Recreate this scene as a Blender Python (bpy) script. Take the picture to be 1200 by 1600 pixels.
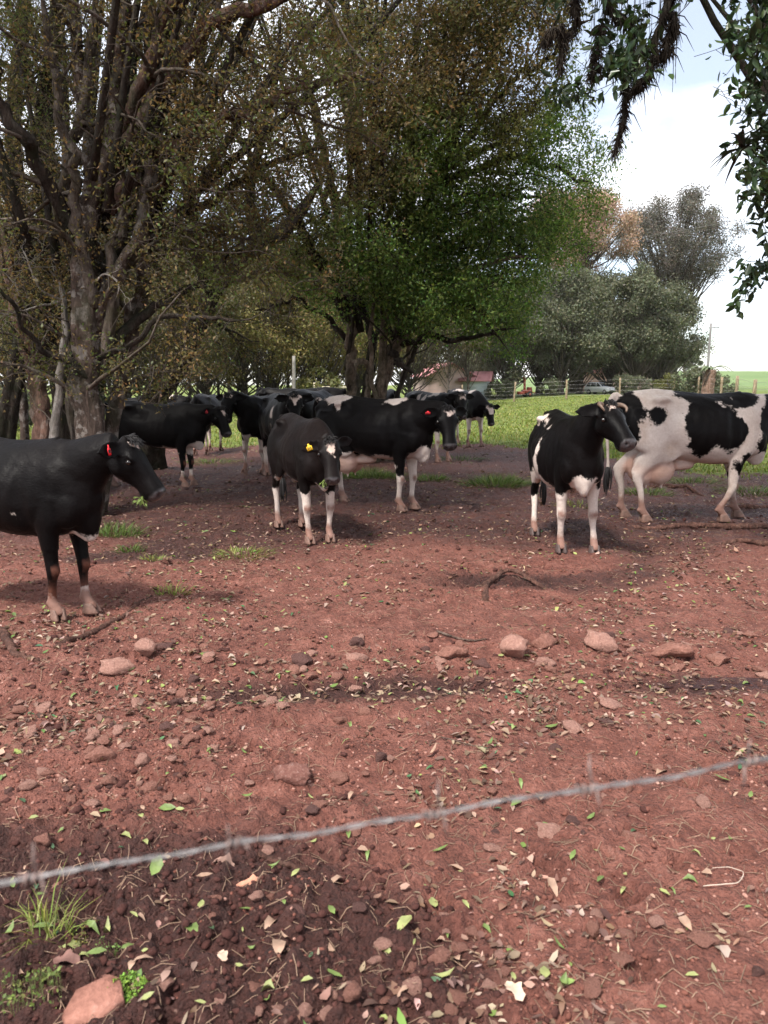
import bpy, math, random
import numpy as np
from mathutils import Matrix, Vector, Euler

# ------------------------------------------------------------------ camera, sky, sun, exposure
scene = bpy.context.scene
for o in list(bpy.data.objects):
    bpy.data.objects.remove(o)
COL = scene.collection
CAM_H = 1.62
PITCH = math.radians(9.4)
FPX = 1200.0                                   # focal length in pixels of the 1200 x 1600 picture

cam_data = bpy.data.cameras.new('camera')
cam_data.sensor_fit = 'VERTICAL'
cam_data.sensor_height = 36.0
cam_data.sensor_width = 27.0
cam_data.lens = 27.0
cam_data.clip_start = 0.05
cam_data.clip_end = 3000
cam_data.dof.use_dof = True
cam_data.dof.focus_distance = 8.5
cam_data.dof.aperture_fstop = 5.5
cam = bpy.data.objects.new('camera', cam_data)
COL.objects.link(cam)
cam.location = (0, 0, CAM_H)
cam.rotation_euler = (math.pi / 2 - PITCH, 0, 0)
scene.camera = cam

SUN_EL, SUN_AZ = math.radians(55), math.radians(215)    # azimuth clockwise from +Y: sun behind the camera, a little left
world = bpy.data.worlds.new('World')
scene.world = world
world.use_nodes = True
wn = world.node_tree
wn.nodes.clear()
w_out = wn.nodes.new('ShaderNodeOutputWorld')
w_bg = wn.nodes.new('ShaderNodeBackground')
w_sky = wn.nodes.new('ShaderNodeTexSky')
w_sky.sky_type = 'NISHITA'
w_sky.sun_disc = False
w_sky.sun_elevation = SUN_EL
w_sky.sun_rotation = SUN_AZ
w_sky.air_density = 1.0
w_sky.dust_density = 0.8
w_tc = wn.nodes.new('ShaderNodeTexCoord')
w_map = wn.nodes.new('ShaderNodeMapping')
w_map.inputs['Scale'].default_value = (1.0, 1.0, 2.2)
w_map.inputs['Location'].default_value = (5, 5, 8)
w_noise = wn.nodes.new('ShaderNodeTexNoise')
w_noise.inputs['Scale'].default_value = 2.3
w_noise.inputs['Detail'].default_value = 7
w_noise.inputs['Roughness'].default_value = 0.55
w_ramp = wn.nodes.new('ShaderNodeValToRGB')
w_ramp.color_ramp.elements[0].position = 0.40
w_ramp.color_ramp.elements[0].color = (0.26, 0.26, 0.26, 1)
w_ramp.color_ramp.elements[1].position = 0.60
w_ramp.color_ramp.elements[1].color = (1, 1, 1, 1)
w_mix = wn.nodes.new('ShaderNodeMix')
w_mix.data_type = 'RGBA'
w_mix.inputs['B'].default_value = (9.6, 9.6, 9.9, 1)      # thin bright cloud, in the sky texture's own units
wn.links.new(w_tc.outputs['Generated'], w_map.inputs['Vector'])
wn.links.new(w_map.outputs[0], w_noise.inputs['Vector'])
wn.links.new(w_noise.outputs['Fac'], w_ramp.inputs['Fac'])
wn.links.new(w_ramp.outputs['Color'], w_mix.inputs['Factor'])
wn.links.new(w_sky.outputs['Color'], w_mix.inputs['A'])
wn.links.new(w_mix.outputs['Result'], w_bg.inputs['Color'])
w_bg.inputs['Strength'].default_value = 0.085
wn.links.new(w_bg.outputs[0], w_out.inputs['Surface'])

sun_data = bpy.data.lights.new('sun', 'SUN')
sun_data.energy = 2.9
sun_data.angle = math.radians(9)
sun_data.color = (1.0, 0.95, 0.88)
sun = bpy.data.objects.new('sun', sun_data)
COL.objects.link(sun)
_sd = Vector((math.sin(SUN_AZ) * math.cos(SUN_EL), math.cos(SUN_AZ) * math.cos(SUN_EL), math.sin(SUN_EL)))
sun.rotation_euler = _sd.to_track_quat('Z', 'Y').to_euler()
sun.location = _sd * 40

vs = scene.view_settings
vs.view_transform = 'Standard'
vs.look = 'None'
vs.exposure = 1.28
vs.gamma = 1.0
vs.use_curve_mapping = False
scene.cycles.max_bounces = 5
scene.cycles.diffuse_bounces = 3
scene.cycles.glossy_bounces = 2
scene.cycles.transmission_bounces = 4
scene.cycles.transparent_max_bounces = 6
scene.cycles.volume_bounces = 0
scene.cycles.use_denoising = True
scene.cycles.use_adaptive_sampling = True
scene.cycles.adaptive_threshold = 0.025
scene.cycles.caustics_reflective = False
scene.cycles.caustics_refractive = False

# ------------------------------------------------------------------ helpers
rng = np.random.default_rng(7)
random.seed(7)

def ray(u, v):
    """direction through a pixel of the 1200 x 1600 photograph, scaled so that its world Y is 1"""
    xc, yc = (u - 600) / FPX, (800 - v) / FPX
    y = math.cos(PITCH) + math.sin(PITCH) * yc
    z = -math.sin(PITCH) + math.cos(PITCH) * yc
    return xc / y, z / y

def at(u, v, dist):
    """real place at world distance y = dist seen at that pixel (used to measure the place)"""
    a, b = ray(u, v)
    return (a * dist, dist, CAM_H + b * dist)

def on_ground(u, v):
    a, b = ray(u, v)
    y = -CAM_H / b
    return a * y, y

def tag(o, label=None, cat=None, group=None, kind=None):
    if label: o['label'] = label
    if cat: o['category'] = cat
    if group: o['group'] = group
    if kind: o['kind'] = kind
    return o

def empty(name, loc=(0, 0, 0), rz=0.0, scale=1.0):
    o = bpy.data.objects.new(name, None)
    COL.objects.link(o)
    o.location = loc
    o.rotation_euler = (0, 0, rz)
    o.scale = (scale,) * 3
    o.empty_display_size = 0.1
    return o

def mesh_from(name, V, F, mat=None, smooth=True):
    """V (n,3) array; F one (m,k) array or a list of such arrays"""
    V = np.ascontiguousarray(V, dtype=np.float32)
    Fs = F if isinstance(F, list) else [F]
    Fs = [np.asarray(f, dtype=np.int32) for f in Fs if len(f)]
    me = bpy.data.meshes.new(name)
    me.vertices.add(len(V))
    me.vertices.foreach_set('co', V.ravel())
    loops = np.concatenate([f.ravel() for f in Fs])
    sizes = np.concatenate([np.full(len(f), f.shape[1], dtype=np.int32) for f in Fs])
    starts = np.concatenate([[0], np.cumsum(sizes)[:-1]]).astype(np.int32)
    me.loops.add(len(loops))
    me.loops.foreach_set('vertex_index', loops)
    me.polygons.add(len(sizes))
    me.polygons.foreach_set('loop_start', starts)
    me.polygons.foreach_set('loop_total', sizes)
    if smooth:
        me.polygons.foreach_set('use_smooth', np.ones(len(sizes), dtype=bool))
    me.update(calc_edges=True)
    if mat is not None:
        me.materials.append(mat)
    return me

def link(name, me, parent=None, loc=None):
    o = bpy.data.objects.new(name, me)
    COL.objects.link(o)
    if parent is not None:
        o.parent = parent
    if loc is not None:
        o.location = loc
    return o

def fattr(me, name, values):
    a = me.attributes.new(name, 'FLOAT', 'POINT')
    a.data.foreach_set('value', np.ascontiguousarray(values, dtype=np.float32))

def cattr(me, name, rgb):
    a = me.attributes.new(name, 'FLOAT_COLOR', 'POINT')
    c = np.ones((len(rgb), 4), dtype=np.float32)
    c[:, :3] = rgb
    a.data.foreach_set('color', c.ravel())

class MB:
    """collects loose pieces into one mesh"""
    def __init__(self):
        self.v, self.f, self.n = [], {}, 0
    def add(self, V, F):
        V = np.asarray(V, dtype=float)
        self.v.append(V)
        for f in (F if isinstance(F, list) else [F]):
            f = np.asarray(f)
            if len(f):
                self.f.setdefault(f.shape[1], []).append(f + self.n)
        self.n += len(V)
        return self
    def box(self, lo, hi, M=None):
        x0, y0, z0 = lo; x1, y1, z1 = hi
        V = np.array([[x0,y0,z0],[x1,y0,z0],[x1,y1,z0],[x0,y1,z0],[x0,y0,z1],[x1,y0,z1],[x1,y1,z1],[x0,y1,z1]], float)
        if M is not None:
            V = V @ np.array(M.to_3x3()).T + np.array(M.translation)
        return self.add(V, np.array([[0,3,2,1],[4,5,6,7],[0,1,5,4],[1,2,6,5],[2,3,7,6],[3,0,4,7]]))
    def tube(self, pts, rad, k=8, cap=True, flute=None):
        V, F = tube(pts, rad, k, flute)
        self.add(V, F)
        if cap:
            m = len(V)
            self.f.setdefault(k, []).append(np.array([list(range(k))[::-1], list(range(m - k, m))]) + self.n - m)
        return self
    def data(self):
        return np.concatenate(self.v), [np.concatenate(a) for a in self.f.values()]
    def mesh(self, name, mat, smooth=True):
        V, F = self.data()
        return mesh_from(name, V, F, mat, smooth)
    def build(self, name, mat, parent=None, smooth=True, loc=None):
        return link(name, self.mesh(name, mat, smooth), parent, loc)

def tube(pts, rad, k=8, flute=None):
    P = np.asarray(pts, float)
    R = np.broadcast_to(np.asarray(rad, float), (len(P),))
    T = np.gradient(P, axis=0)
    T /= np.linalg.norm(T, axis=1)[:, None] + 1e-9
    ref = np.array([0.0, 0.0, 1.0]) if abs(T[0][2]) < 0.9 else np.array([1.0, 0.0, 0.0])
    n = np.cross(T[0], ref); n /= np.linalg.norm(n)
    ang = np.arange(k) * 2 * math.pi / k
    V = np.empty((len(P), k, 3))
    for i in range(len(P)):
        n = n - T[i] * np.dot(n, T[i]); n /= np.linalg.norm(n) + 1e-9
        b = np.cross(T[i], n)
        r = R[i] * (np.ones(k) if flute is None else flute[i])
        V[i] = P[i] + (np.cos(ang) * r)[:, None] * n + (np.sin(ang) * r)[:, None] * b
    i0 = (np.arange(len(P) - 1) * k)[:, None]
    j = np.arange(k)[None, :]
    j2 = (j + 1) % k
    F = np.stack([i0 + j, i0 + j2, i0 + k + j2, i0 + k + j], axis=-1).reshape(-1, 4)
    return V.reshape(-1, 3), F

def spline(pts, n):
    """Catmull-Rom through rows of any width"""
    P = np.asarray(pts, float)
    P = np.vstack([2 * P[0] - P[1], P, 2 * P[-1] - P[-2]])
    t = np.linspace(0, len(P) - 3 - 1e-6, n)
    i = t.astype(int); u = (t - i)[:, None]
    a, b, c, d = P[i], P[i + 1], P[i + 2], P[i + 3]
    return 0.5 * (2 * b + (c - a) * u + (2 * a - 5 * b + 4 * c - d) * u**2 + (3 * b - a - 3 * c + d) * u**3)

# --- gradient noise in the plane
_perm = np.random.default_rng(3).permutation(256)
_perm = np.concatenate([_perm, _perm])
_ga = np.random.default_rng(4).uniform(0, 2 * math.pi, 256)
_gx, _gy = np.cos(_ga), np.sin(_ga)
def pnoise(x, y):
    xi, yi = np.floor(x).astype(int), np.floor(y).astype(int)
    xf, yf = x - xi, y - yi
    u = xf**3 * (xf * (xf * 6 - 15) + 10); v = yf**3 * (yf * (yf * 6 - 15) + 10)
    def g(ix, iy, fx, fy):
        h = _perm[_perm[ix & 255] + (iy & 255)]
        return _gx[h] * fx + _gy[h] * fy
    a = g(xi, yi, xf, yf); b = g(xi + 1, yi, xf - 1, yf)
    c = g(xi, yi + 1, xf, yf - 1); d = g(xi + 1, yi + 1, xf - 1, yf - 1)
    return ((a + u * (b - a)) * (1 - v) + (c + u * (d - c)) * v) * 1.5
def fbm(x, y, octv=4, rough=0.5):
    s, a = 0.0, 1.0
    for k in range(octv):
        s = s + a * pnoise(x * 2**k + 17.3 * k, y * 2**k - 9.1 * k); a *= rough
    return s
def sstep(a, b, x):
    t = np.clip((x - a) / (b - a), 0, 1)
    return t * t * (3 - 2 * t)

# --- node helpers
class NT:
    def __init__(self, name):
        self.m = bpy.data.materials.new(name)
        self.m.use_nodes = True
        self.t = self.m.node_tree
        self.t.nodes.clear()
        self.out = self.n('ShaderNodeOutputMaterial')
    def n(self, typ, **kw):
        nd = self.t.nodes.new(typ)
        for k, v in kw.items():
            if k in nd.inputs.keys() if isinstance(k, str) else False:
                self.set(nd.inputs[k], v)
            else:
                setattr(nd, k, v)
        return nd
    def set(self, sock, v):
        if isinstance(v, bpy.types.NodeSocket):
            self.t.links.new(v, sock)
        else:
            sock.default_value = v
    def attr(self, name, out='Fac'):
        return self.n('ShaderNodeAttribute', attribute_name=name).outputs[out]
    def noise(self, scale, detail=4, rough=0.55, vec=None, dist=0.0, out='Fac'):
        nd = self.n('ShaderNodeTexNoise', Scale=scale, Detail=detail, Roughness=rough, Distortion=dist)
        if vec is not None: self.set(nd.inputs['Vector'], vec)
        return nd.outputs[out]
    def obj(self):
        return self.n('ShaderNodeTexCoord').outputs['Object']
    def pos(self):
        return self.n('ShaderNodeNewGeometry').outputs['Position']
    def mapv(self, vec, scale):
        nd = self.n('ShaderNodeMapping')
        self.set(nd.inputs['Vector'], vec)
        nd.inputs['Scale'].default_value = scale
        return nd.outputs[0]
    def math(self, op, a, b=0.0, c=0.0, clamp=False):
        nd = self.n('ShaderNodeMath', operation=op, use_clamp=clamp)
        for i, v in enumerate((a, b, c)): self.set(nd.inputs[i], v)
        return nd.outputs[0]
    def rng(self, v, a, b, c=0.0, d=1.0):
        nd = self.n('ShaderNodeMapRange')
        self.set(nd.inputs[0], v)
        for i, x in enumerate((a, b, c, d)): self.set(nd.inputs[i + 1], x)
        return nd.outputs[0]
    def mix(self, f, a, b, mode='MIX'):
        nd = self.n('ShaderNodeMix', data_type='RGBA', blend_type=mode)
        self.set(nd.inputs['Factor'], f)
        for s, v in (('A', a), ('B', b)):
            self.set(nd.inputs[6 if s == 'A' else 7], (*v, 1) if isinstance(v, tuple) and len(v) == 3 else v)
        return nd.outputs[2]
    def ramp(self, f, stops):
        nd = self.n('ShaderNodeValToRGB')
        cr = nd.color_ramp
        while len(cr.elements) < len(stops): cr.elements.new(0.5)
        for e, (p, c) in zip(cr.elements, stops):
            e.position = p; e.color = (*c, 1)
        self.set(nd.inputs[0], f)
        return nd.outputs[0]
    def bump(self, h, dist, strength=1.0, normal=None):
        nd = self.n('ShaderNodeBump')
        self.set(nd.inputs['Height'], h)
        nd.inputs['Distance'].default_value = dist
        nd.inputs['Strength'].default_value = strength
        if normal is not None: self.set(nd.inputs['Normal'], normal)
        return nd.outputs[0]
    def bsdf(self, color, rough=0.6, normal=None, spec=0.5, **kw):
        nd = self.n('ShaderNodeBsdfPrincipled')
        self.set(nd.inputs['Base Color'], (*color, 1) if isinstance(color, tuple) and len(color) == 3 else color)
        self.set(nd.inputs['Roughness'], rough)
        self.set(nd.inputs['Specular IOR Level'], spec)
        if normal is not None: self.set(nd.inputs['Normal'], normal)
        for k, v in kw.items(): self.set(nd.inputs[k.replace('_', ' ')], v)
        return nd.outputs[0]
    def done(self, shader):
        self.t.links.new(shader, self.out.inputs['Surface'])
        return self.m

def simple_mat(name, col, rough=0.6, var=0.25, scale=8.0, bump=0.0, spec=0.4, metallic=0.0):
    t = NT(name)
    n = t.noise(scale, 5, 0.6, t.obj())
    dark = tuple(c * (1 - var) for c in col); lite = tuple(min(1, c * (1 + var)) for c in col)
    c = t.ramp(n, [(0.3, dark), (0.7, lite)])
    nm = t.bump(t.noise(scale * 6, 4, 0.6, t.obj()), bump) if bump else None
    return t.done(t.bsdf(c, rough, nm, spec, Metallic=metallic))

def ell(c, r, R=None, nu=16, nv=10):
    """closed ellipsoid"""
    th = np.linspace(0, math.pi, nv + 1)[1:-1]
    ph = np.arange(nu) * 2 * math.pi / nu
    V = [[0, 0, 1]] + [[math.sin(a) * math.cos(b), math.sin(a) * math.sin(b), math.cos(a)] for a in th for b in ph] + [[0, 0, -1]]
    V = np.array(V, float) * np.array(r)
    if R is not None: V = V @ np.array(R.to_3x3()).T
    V = V + np.array(c)
    n = len(V); T = []; Q = []
    for j in range(nu):
        T.append([0, 1 + j, 1 + (j + 1) % nu])
        T.append([n - 1, n - 1 - nu + (j + 1) % nu, n - 1 - nu + j])
        for i in range(nv - 2):
            a = 1 + i * nu
            Q.append([a + j, a + nu + j, a + nu + (j + 1) % nu, a + (j + 1) % nu])
    return V, [np.array(T), np.array(Q)]

def loft(rings):
    """rings: (n,k,3) closed by caps"""
    Rr = np.asarray(rings, float)
    n, k, _ = Rr.shape
    i0 = (np.arange(n - 1) * k)[:, None]; j = np.arange(k)[None, :]; j2 = (j + 1) % k
    Q = np.stack([i0 + j, i0 + j2, i0 + k + j2, i0 + k + j], axis=-1).reshape(-1, 4)
    c0 = Rr[0].mean(0); c1 = Rr[-1].mean(0)
    V = np.vstack([Rr.reshape(-1, 3), c0, c1])
    T = [[n * k, (q + 1) % k, q] for q in range(k)] + [[n * k + 1, (n - 1) * k + q, (n - 1) * k + (q + 1) % k] for q in range(k)]
    return V, [Q, np.array(T)]

# ------------------------------------------------------------------ ground
def gully_y(x):                    # shallow drain that crosses the yard in front of the cows
    return 3.98 + 0.10 * np.sin(x * 1.1 + .4) + np.where(x < 0, .10 * x, 0.02 * x)
def soil_edge(x, y):               # > 0: pasture, < 0: bare red soil
    yb = 20.5 + 1.5 * pnoise(x * .16, x * 0 + 3.3) - 6.5 * sstep(4.2, 6.2, x) + 3.0 * sstep(3.0, 7.0, -x)
    return (y - yb) / 3.0 + 0.75 * fbm(x * .45 + 2, y * .30, 3)
def height_large(x, y):
    h = 0.035 * fbm(x * .35 + 4, y * .5, 2)
    h += 0.55 * sstep(9, 22, x) * sstep(14, 34, y)                     # bank on the right
    far = sstep(60, 260, y) * sstep(25, 90, x)
    h += far * 4.6
    h += 1.0 * sstep(90, 300, y)
    return h
def height(x, y):
    x = np.asarray(x, float); y = np.asarray(y, float)
    near = 1 - sstep(16, 30, y)
    h = height_large(x, y)
    g = (y - gully_y(x)) / .22
    h += near * (-.055 * np.exp(-g**2) * (.75 + .5 * pnoise(x * 1.3, x * 0)) + .045 * np.exp(-((y - gully_y(x) - .62) / .28)**2))
    h += near * .030 * pnoise(x * 1.1 + 8, y * 2.6) + near * .016 * pnoise(x * 3.1, y * 5.0 + 5)
    # hoof-churned patches
    h += near * -.035 * np.exp(-(((x - .85) / .75)**2 + ((y - 6.35) / .28)**2)) 
    h += near * -.025 * np.exp(-(((x - .6) / 2.2)**2 + ((y - 8.6) / .22)**2)) 
    ch = churn(x, y)
    h += near * hoofprints(x, y)
    h += near * ch * (.050 * np.abs(pnoise(x * 6.5, y * 6.5)) + .036 * np.abs(pnoise(x * 14 + 3, y * 14)) + .017 * np.abs(pnoise(x * 31, y * 31 + 4)) - .02)
    h += near * (.015 * fbm(x * 8, y * 8 + 2, 3, .64) + .010 * np.abs(pnoise(x * 22, y * 22)) * sstep(-.3, .3, pnoise(x * 1.7, y * 1.7 + 30)) + .0045 * pnoise(x * 45 + 1, y * 45))
    return h
_pr = np.random.default_rng(17)
PRINTS = [(px, py, _pr.uniform(0, 6.28), _pr.uniform(.045, .065), _pr.uniform(.012, .034)) for px, py in zip(_pr.uniform(-1, 1, 420) * 5.2, np.exp(_pr.uniform(math.log(1.5), math.log(13), 420)))]
def hoofprints(x, y):
    sh = x.shape; x = x.ravel(); y = y.ravel(); h = np.zeros(len(x))
    for px, py, a, r, dp in PRINTS:
        sel = np.where((np.abs(y - py) < .16) & (np.abs(x - px) < .16))[0]
        if len(sel) == 0: continue
        dx, dy = x[sel] - px, y[sel] - py
        c, s = math.cos(a), math.sin(a)
        lx, ly = dx * c + dy * s, -dx * s + dy * c
        d = np.sqrt((lx / (r * 1.25))**2 + ((np.abs(ly) - r * .48) / (r * .52))**2)
        h[sel] += -dp * (1 - sstep(.55, 1.05, d)) + dp * .38 * np.exp(-((d - 1.35) / .35)**2)
    return h.reshape(sh)
def wet_and_shade(x, y):  # damp soil, plus the trees' shade painted over the mid-yard
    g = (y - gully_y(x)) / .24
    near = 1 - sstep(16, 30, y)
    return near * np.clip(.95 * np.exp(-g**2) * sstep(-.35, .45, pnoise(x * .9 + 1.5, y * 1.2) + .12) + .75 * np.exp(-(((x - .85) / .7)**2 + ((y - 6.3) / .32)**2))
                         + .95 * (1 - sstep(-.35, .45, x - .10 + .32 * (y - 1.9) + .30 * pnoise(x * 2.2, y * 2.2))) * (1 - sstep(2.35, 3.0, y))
                         + .72 * sstep(6.0, 8.5, y + 1.0 * pnoise(x * .6, y * .6)) + .4 * np.exp(-(((x - .6) / 2.4)**2 + ((y - 8.65) / .3)**2)) + .5 * sstep(.25, .6, pnoise(x * .7 + 11, y * .9)) * sstep(4.4, 5.2, y), 0, 1)  # the wide term beyond the near yard is painted canopy shade
def churn(x, y):
    a = sstep(.5, -.5, x + .35 * (y - 2.0)) * 0 + (1 - sstep(-.35, .55, x - .15 + .25 * (y - 2))) * (1 - sstep(2.3, 3.1, y))
    b = np.exp(-(((x - .85) / .8)**2 + ((y - 6.3) / .4)**2)) * .8
    c = np.exp(-(((x - .4) / 2.6)**2 + ((y - 8.7) / .45)**2)) * .7
    d = .35 * sstep(7.5, 10, y) + .30 * sstep(.1, .5, pnoise(x * .8, y * .8 + 9))
    return np.clip(a + b + c + d + .12, 0, 1.1)
def hz(x, y):
    return float(height(np.array([x]), np.array([y]))[0])

def make_ground():
    near_y = np.concatenate([[-400, -80, -20, -6, -2, 0, .6], np.geomspace(1.0, 14, 430), np.geomspace(14.2, 90, 130)[0:], np.array([100, 115, 135, 160, 190, 230, 280, 350, 450, 600, 900, 1500])])
    s = np.linspace(-1, 1, 470)
    s = .72 * s + .28 * s**3
    X, Y = [], []
    outer = np.array([1.25, 1.7, 2.6, 5, 12, 40])
    srow = np.concatenate([-outer[::-1], s, outer])
    for y in near_y:
        W = 1.15 + .66 * max(y, 0) if y < 100 else .66 * y + 1.15
        if y < .6: W = 2.0
        X.append(srow * W); Y.append(np.full(len(srow), y))
    X = np.array(X); Y = np.array(Y)
    X = np.clip(X, -1500, 1500)
    Z = height(X, Y)
    nr, nc = X.shape
    V = np.stack([X, Y, Z], -1).reshape(-1, 3)
    i = np.arange(nr - 1)[:, None] * nc; j = np.arange(nc - 1)[None, :]
    F = np.stack([i + j, i + j + 1, i + nc + j + 1, i + nc + j], -1).reshape(-1, 4)
    me = mesh_from('ground', V, F, ground_material())
    x, y = V[:, 0], V[:, 1]
    fattr(me, 'grass', sstep(-.25, .35, soil_edge(x, y)))
    wet = wet_and_shade(x, y)
    fattr(me, 'wet', wet)  # holds real damp and the painted mid-yard shade together
    fattr(me, 'field', sstep(95, 130, y) * sstep(15, 40, x))
    o = link('ground', me)
    o['kind'] = 'structure'
    return o

def ground_material():
    t = NT('red_soil_and_pasture')
    p = t.pos()
    n_big = t.noise(1.1, 5, 0.6, p)
    n_mid = t.noise(6.0, 6, 0.62, p)
    n_fine = t.noise(38.0, 6, 0.68, p)
    n_grit = t.noise(160.0, 3, 0.7, p)
    dry = t.ramp(t.math('ADD', t.math('MULTIPLY', n_mid, 0.55), t.math('MULTIPLY', n_fine, 0.45)),
                 [(0.31, (0.045, 0.0136, 0.0096)), (0.45, (0.162, 0.056, 0.040)), (0.57, (0.285, 0.114, 0.084)), (0.73, (0.45, 0.228, 0.178))])
    dry = t.mix(t.rng(n_big, .35, .68), dry, t.mix(0.5, dry, (0.248, 0.100, 0.074)))
    wet_shade_col = t.ramp(n_fine, [(0.28, (0.020, 0.0066, 0.0054)), (0.55, (0.054, 0.0190, 0.0150)), (0.78, (0.110, 0.045, 0.037))])  # dark soil: mud where damp, painted shade under the trees
    wet_shade_mask = t.rng(t.math('ADD', t.attr('wet'), t.math('MULTIPLY', t.math('SUBTRACT', n_mid, .5), 1.1)), .28, .80)
    soil = t.mix(t.math('MULTIPLY', wet_shade_mask, .9), dry, wet_shade_col)
    vor = t.n('ShaderNodeTexVoronoi', Scale=60.0)
    t.set(vor.inputs['Vector'], p)
    speck = t.rng(vor.outputs['Color'], .86, .9)
    speck = t.math('MULTIPLY', speck, t.rng(vor.outputs['Distance'], .45, .28))
    soil = t.mix(t.math('MULTIPLY', speck, .6), soil, (0.32, 0.19, 0.15))
    v1 = t.n('ShaderNodeTexVoronoi', Scale=34.0); t.set(v1.inputs['Vector'], p)
    v2 = t.n('ShaderNodeTexVoronoi', Scale=95.0); t.set(v2.inputs['Vector'], p)
    tone = t.math('ADD', t.math('MULTIPLY', v1.outputs['Color'], .35), t.math('MULTIPLY', v2.outputs['Color'], .40))
    soil = t.mix(t.rng(tone, .15, .60, .42, 0.0), soil, t.mix(1.0, soil, (.52, .48, .46), 'MULTIPLY'))
    gr = t.ramp(t.noise(2.2, 6, .7, p), [(.25, (0.055, 0.080, 0.016)), (.5, (0.125, 0.165, 0.030)), (.75, (0.23, 0.245, 0.055))])
    field = t.ramp(t.noise(.05, 4, .6, p), [(.3, (0.11, 0.175, 0.06)), (.7, (0.165, 0.225, 0.085))])
    gr = t.mix(t.attr('field'), gr, field)
    gmask = t.rng(t.math('ADD', t.attr('grass'), t.math('MULTIPLY', t.math('SUBTRACT', n_mid, .5), .9)), .38, .62)
    col = t.mix(gmask, soil, gr)
    h = t.math('ADD', t.math('ADD', t.math('MULTIPLY', n_fine, 1.0), t.math('MULTIPLY', n_grit, .35)), t.math('ADD', t.math('MULTIPLY', v1.outputs['Distance'], -.55), t.math('MULTIPLY', v2.outputs['Distance'], -.40)))
    nm = t.bump(h, .030, 1.0)
    rough = t.math('SUBTRACT', .92, t.math('MULTIPLY', t.math('MULTIPLY', wet_shade_mask, .26), t.math('SUBTRACT', 1.0, gmask)))
    return t.done(t.bsdf(col, rough, nm, .35))

GROUND = make_ground()

# puddle left in the drain on the right
def puddle():
    cx, cy = on_ground(1110, 1048)
    t = NT('muddy_water')
    nm = t.bump(t.noise(30, 5, .6, t.pos()), .012, 1.0)
    c = t.ramp(t.noise(9, 4, .6, t.pos()), [(.3, (.018, .007, .006)), (.7, (.050, .021, .018))])
    m = t.done(t.bsdf(t.mix(0.0, c, c), t.rng(t.noise(16, 4, .6, t.pos()), .4, .62, .10, .55), nm, .28))
    k = 60; a = np.arange(k) * 2 * math.pi / k
    rx = .62 * (1 + .12 * np.sin(3 * a + 1) + .08 * np.sin(7 * a)); ry = .085 * (1 + .2 * np.sin(2 * a) + .12 * np.sin(5 * a + 2))
    x = cx + rx * np.cos(a); y = gully_y(x) + ry * np.sin(a)
    zl = float(np.percentile(height(cx + np.linspace(-.4, .4, 30), gully_y(cx + np.linspace(-.4, .4, 30))), 46)) + .003
    V = np.vstack([[[cx, gully_y(cx), zl]], np.stack([x, y, np.full(k, zl)], 1)])
    F = np.array([[0, 1 + i, 1 + (i + 1) % k] for i in range(k)])
    o = link('puddle', mesh_from('puddle', V, F, m))
    tag(o, kind='structure')
puddle()
# ------------------------------------------------------------------ trees
def batch_tubes(P, R, k):
    """P (B,n,3), R (B,n): B tubes at once"""
    B, n, _ = P.shape
    if B == 0: return np.zeros((0, 3)), np.zeros((0, 4), int)
    T = np.gradient(P, axis=1); T /= np.linalg.norm(T, axis=2, keepdims=True) + 1e-9
    ref = np.zeros((B, 1, 3)); m = T.mean(1)
    ax = np.argmin(np.abs(m), axis=1); ref[np.arange(B), 0, ax] = 1
    N = np.cross(T, np.broadcast_to(ref, T.shape)); N /= np.linalg.norm(N, axis=2, keepdims=True) + 1e-9
    Bn = np.cross(T, N)
    ang = np.arange(k) * 2 * math.pi / k
    V = P[:, :, None, :] + R[:, :, None, None] * (np.cos(ang)[None, None, :, None] * N[:, :, None, :] + np.sin(ang)[None, None, :, None] * Bn[:, :, None, :])
    b = (np.arange(B) * n * k)[:, None, None]; i = (np.arange(n - 1) * k)[None, :, None]; j = np.arange(k)[None, None, :]; j2 = (j + 1) % k
    F = np.stack([b + i + j, b + i + j2, b + i + k + j2, b + i + k + j], -1).reshape(-1, 4)
    return V.reshape(-1, 3), F

def sample(P, R, idx, t):
    n = P.shape[1]
    f = np.clip(t, 0, .999) * (n - 1); i = f.astype(int); u = (f - i)
    p = P[idx, i] * (1 - u)[:, None] + P[idx, i + 1] * u[:, None]
    d = P[idx, i + 1] - P[idx, i]; d /= np.linalg.norm(d, axis=1)[:, None] + 1e-9
    r = R[idx, i] * (1 - u) + R[idx, i + 1] * u
    return p, d, r

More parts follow.
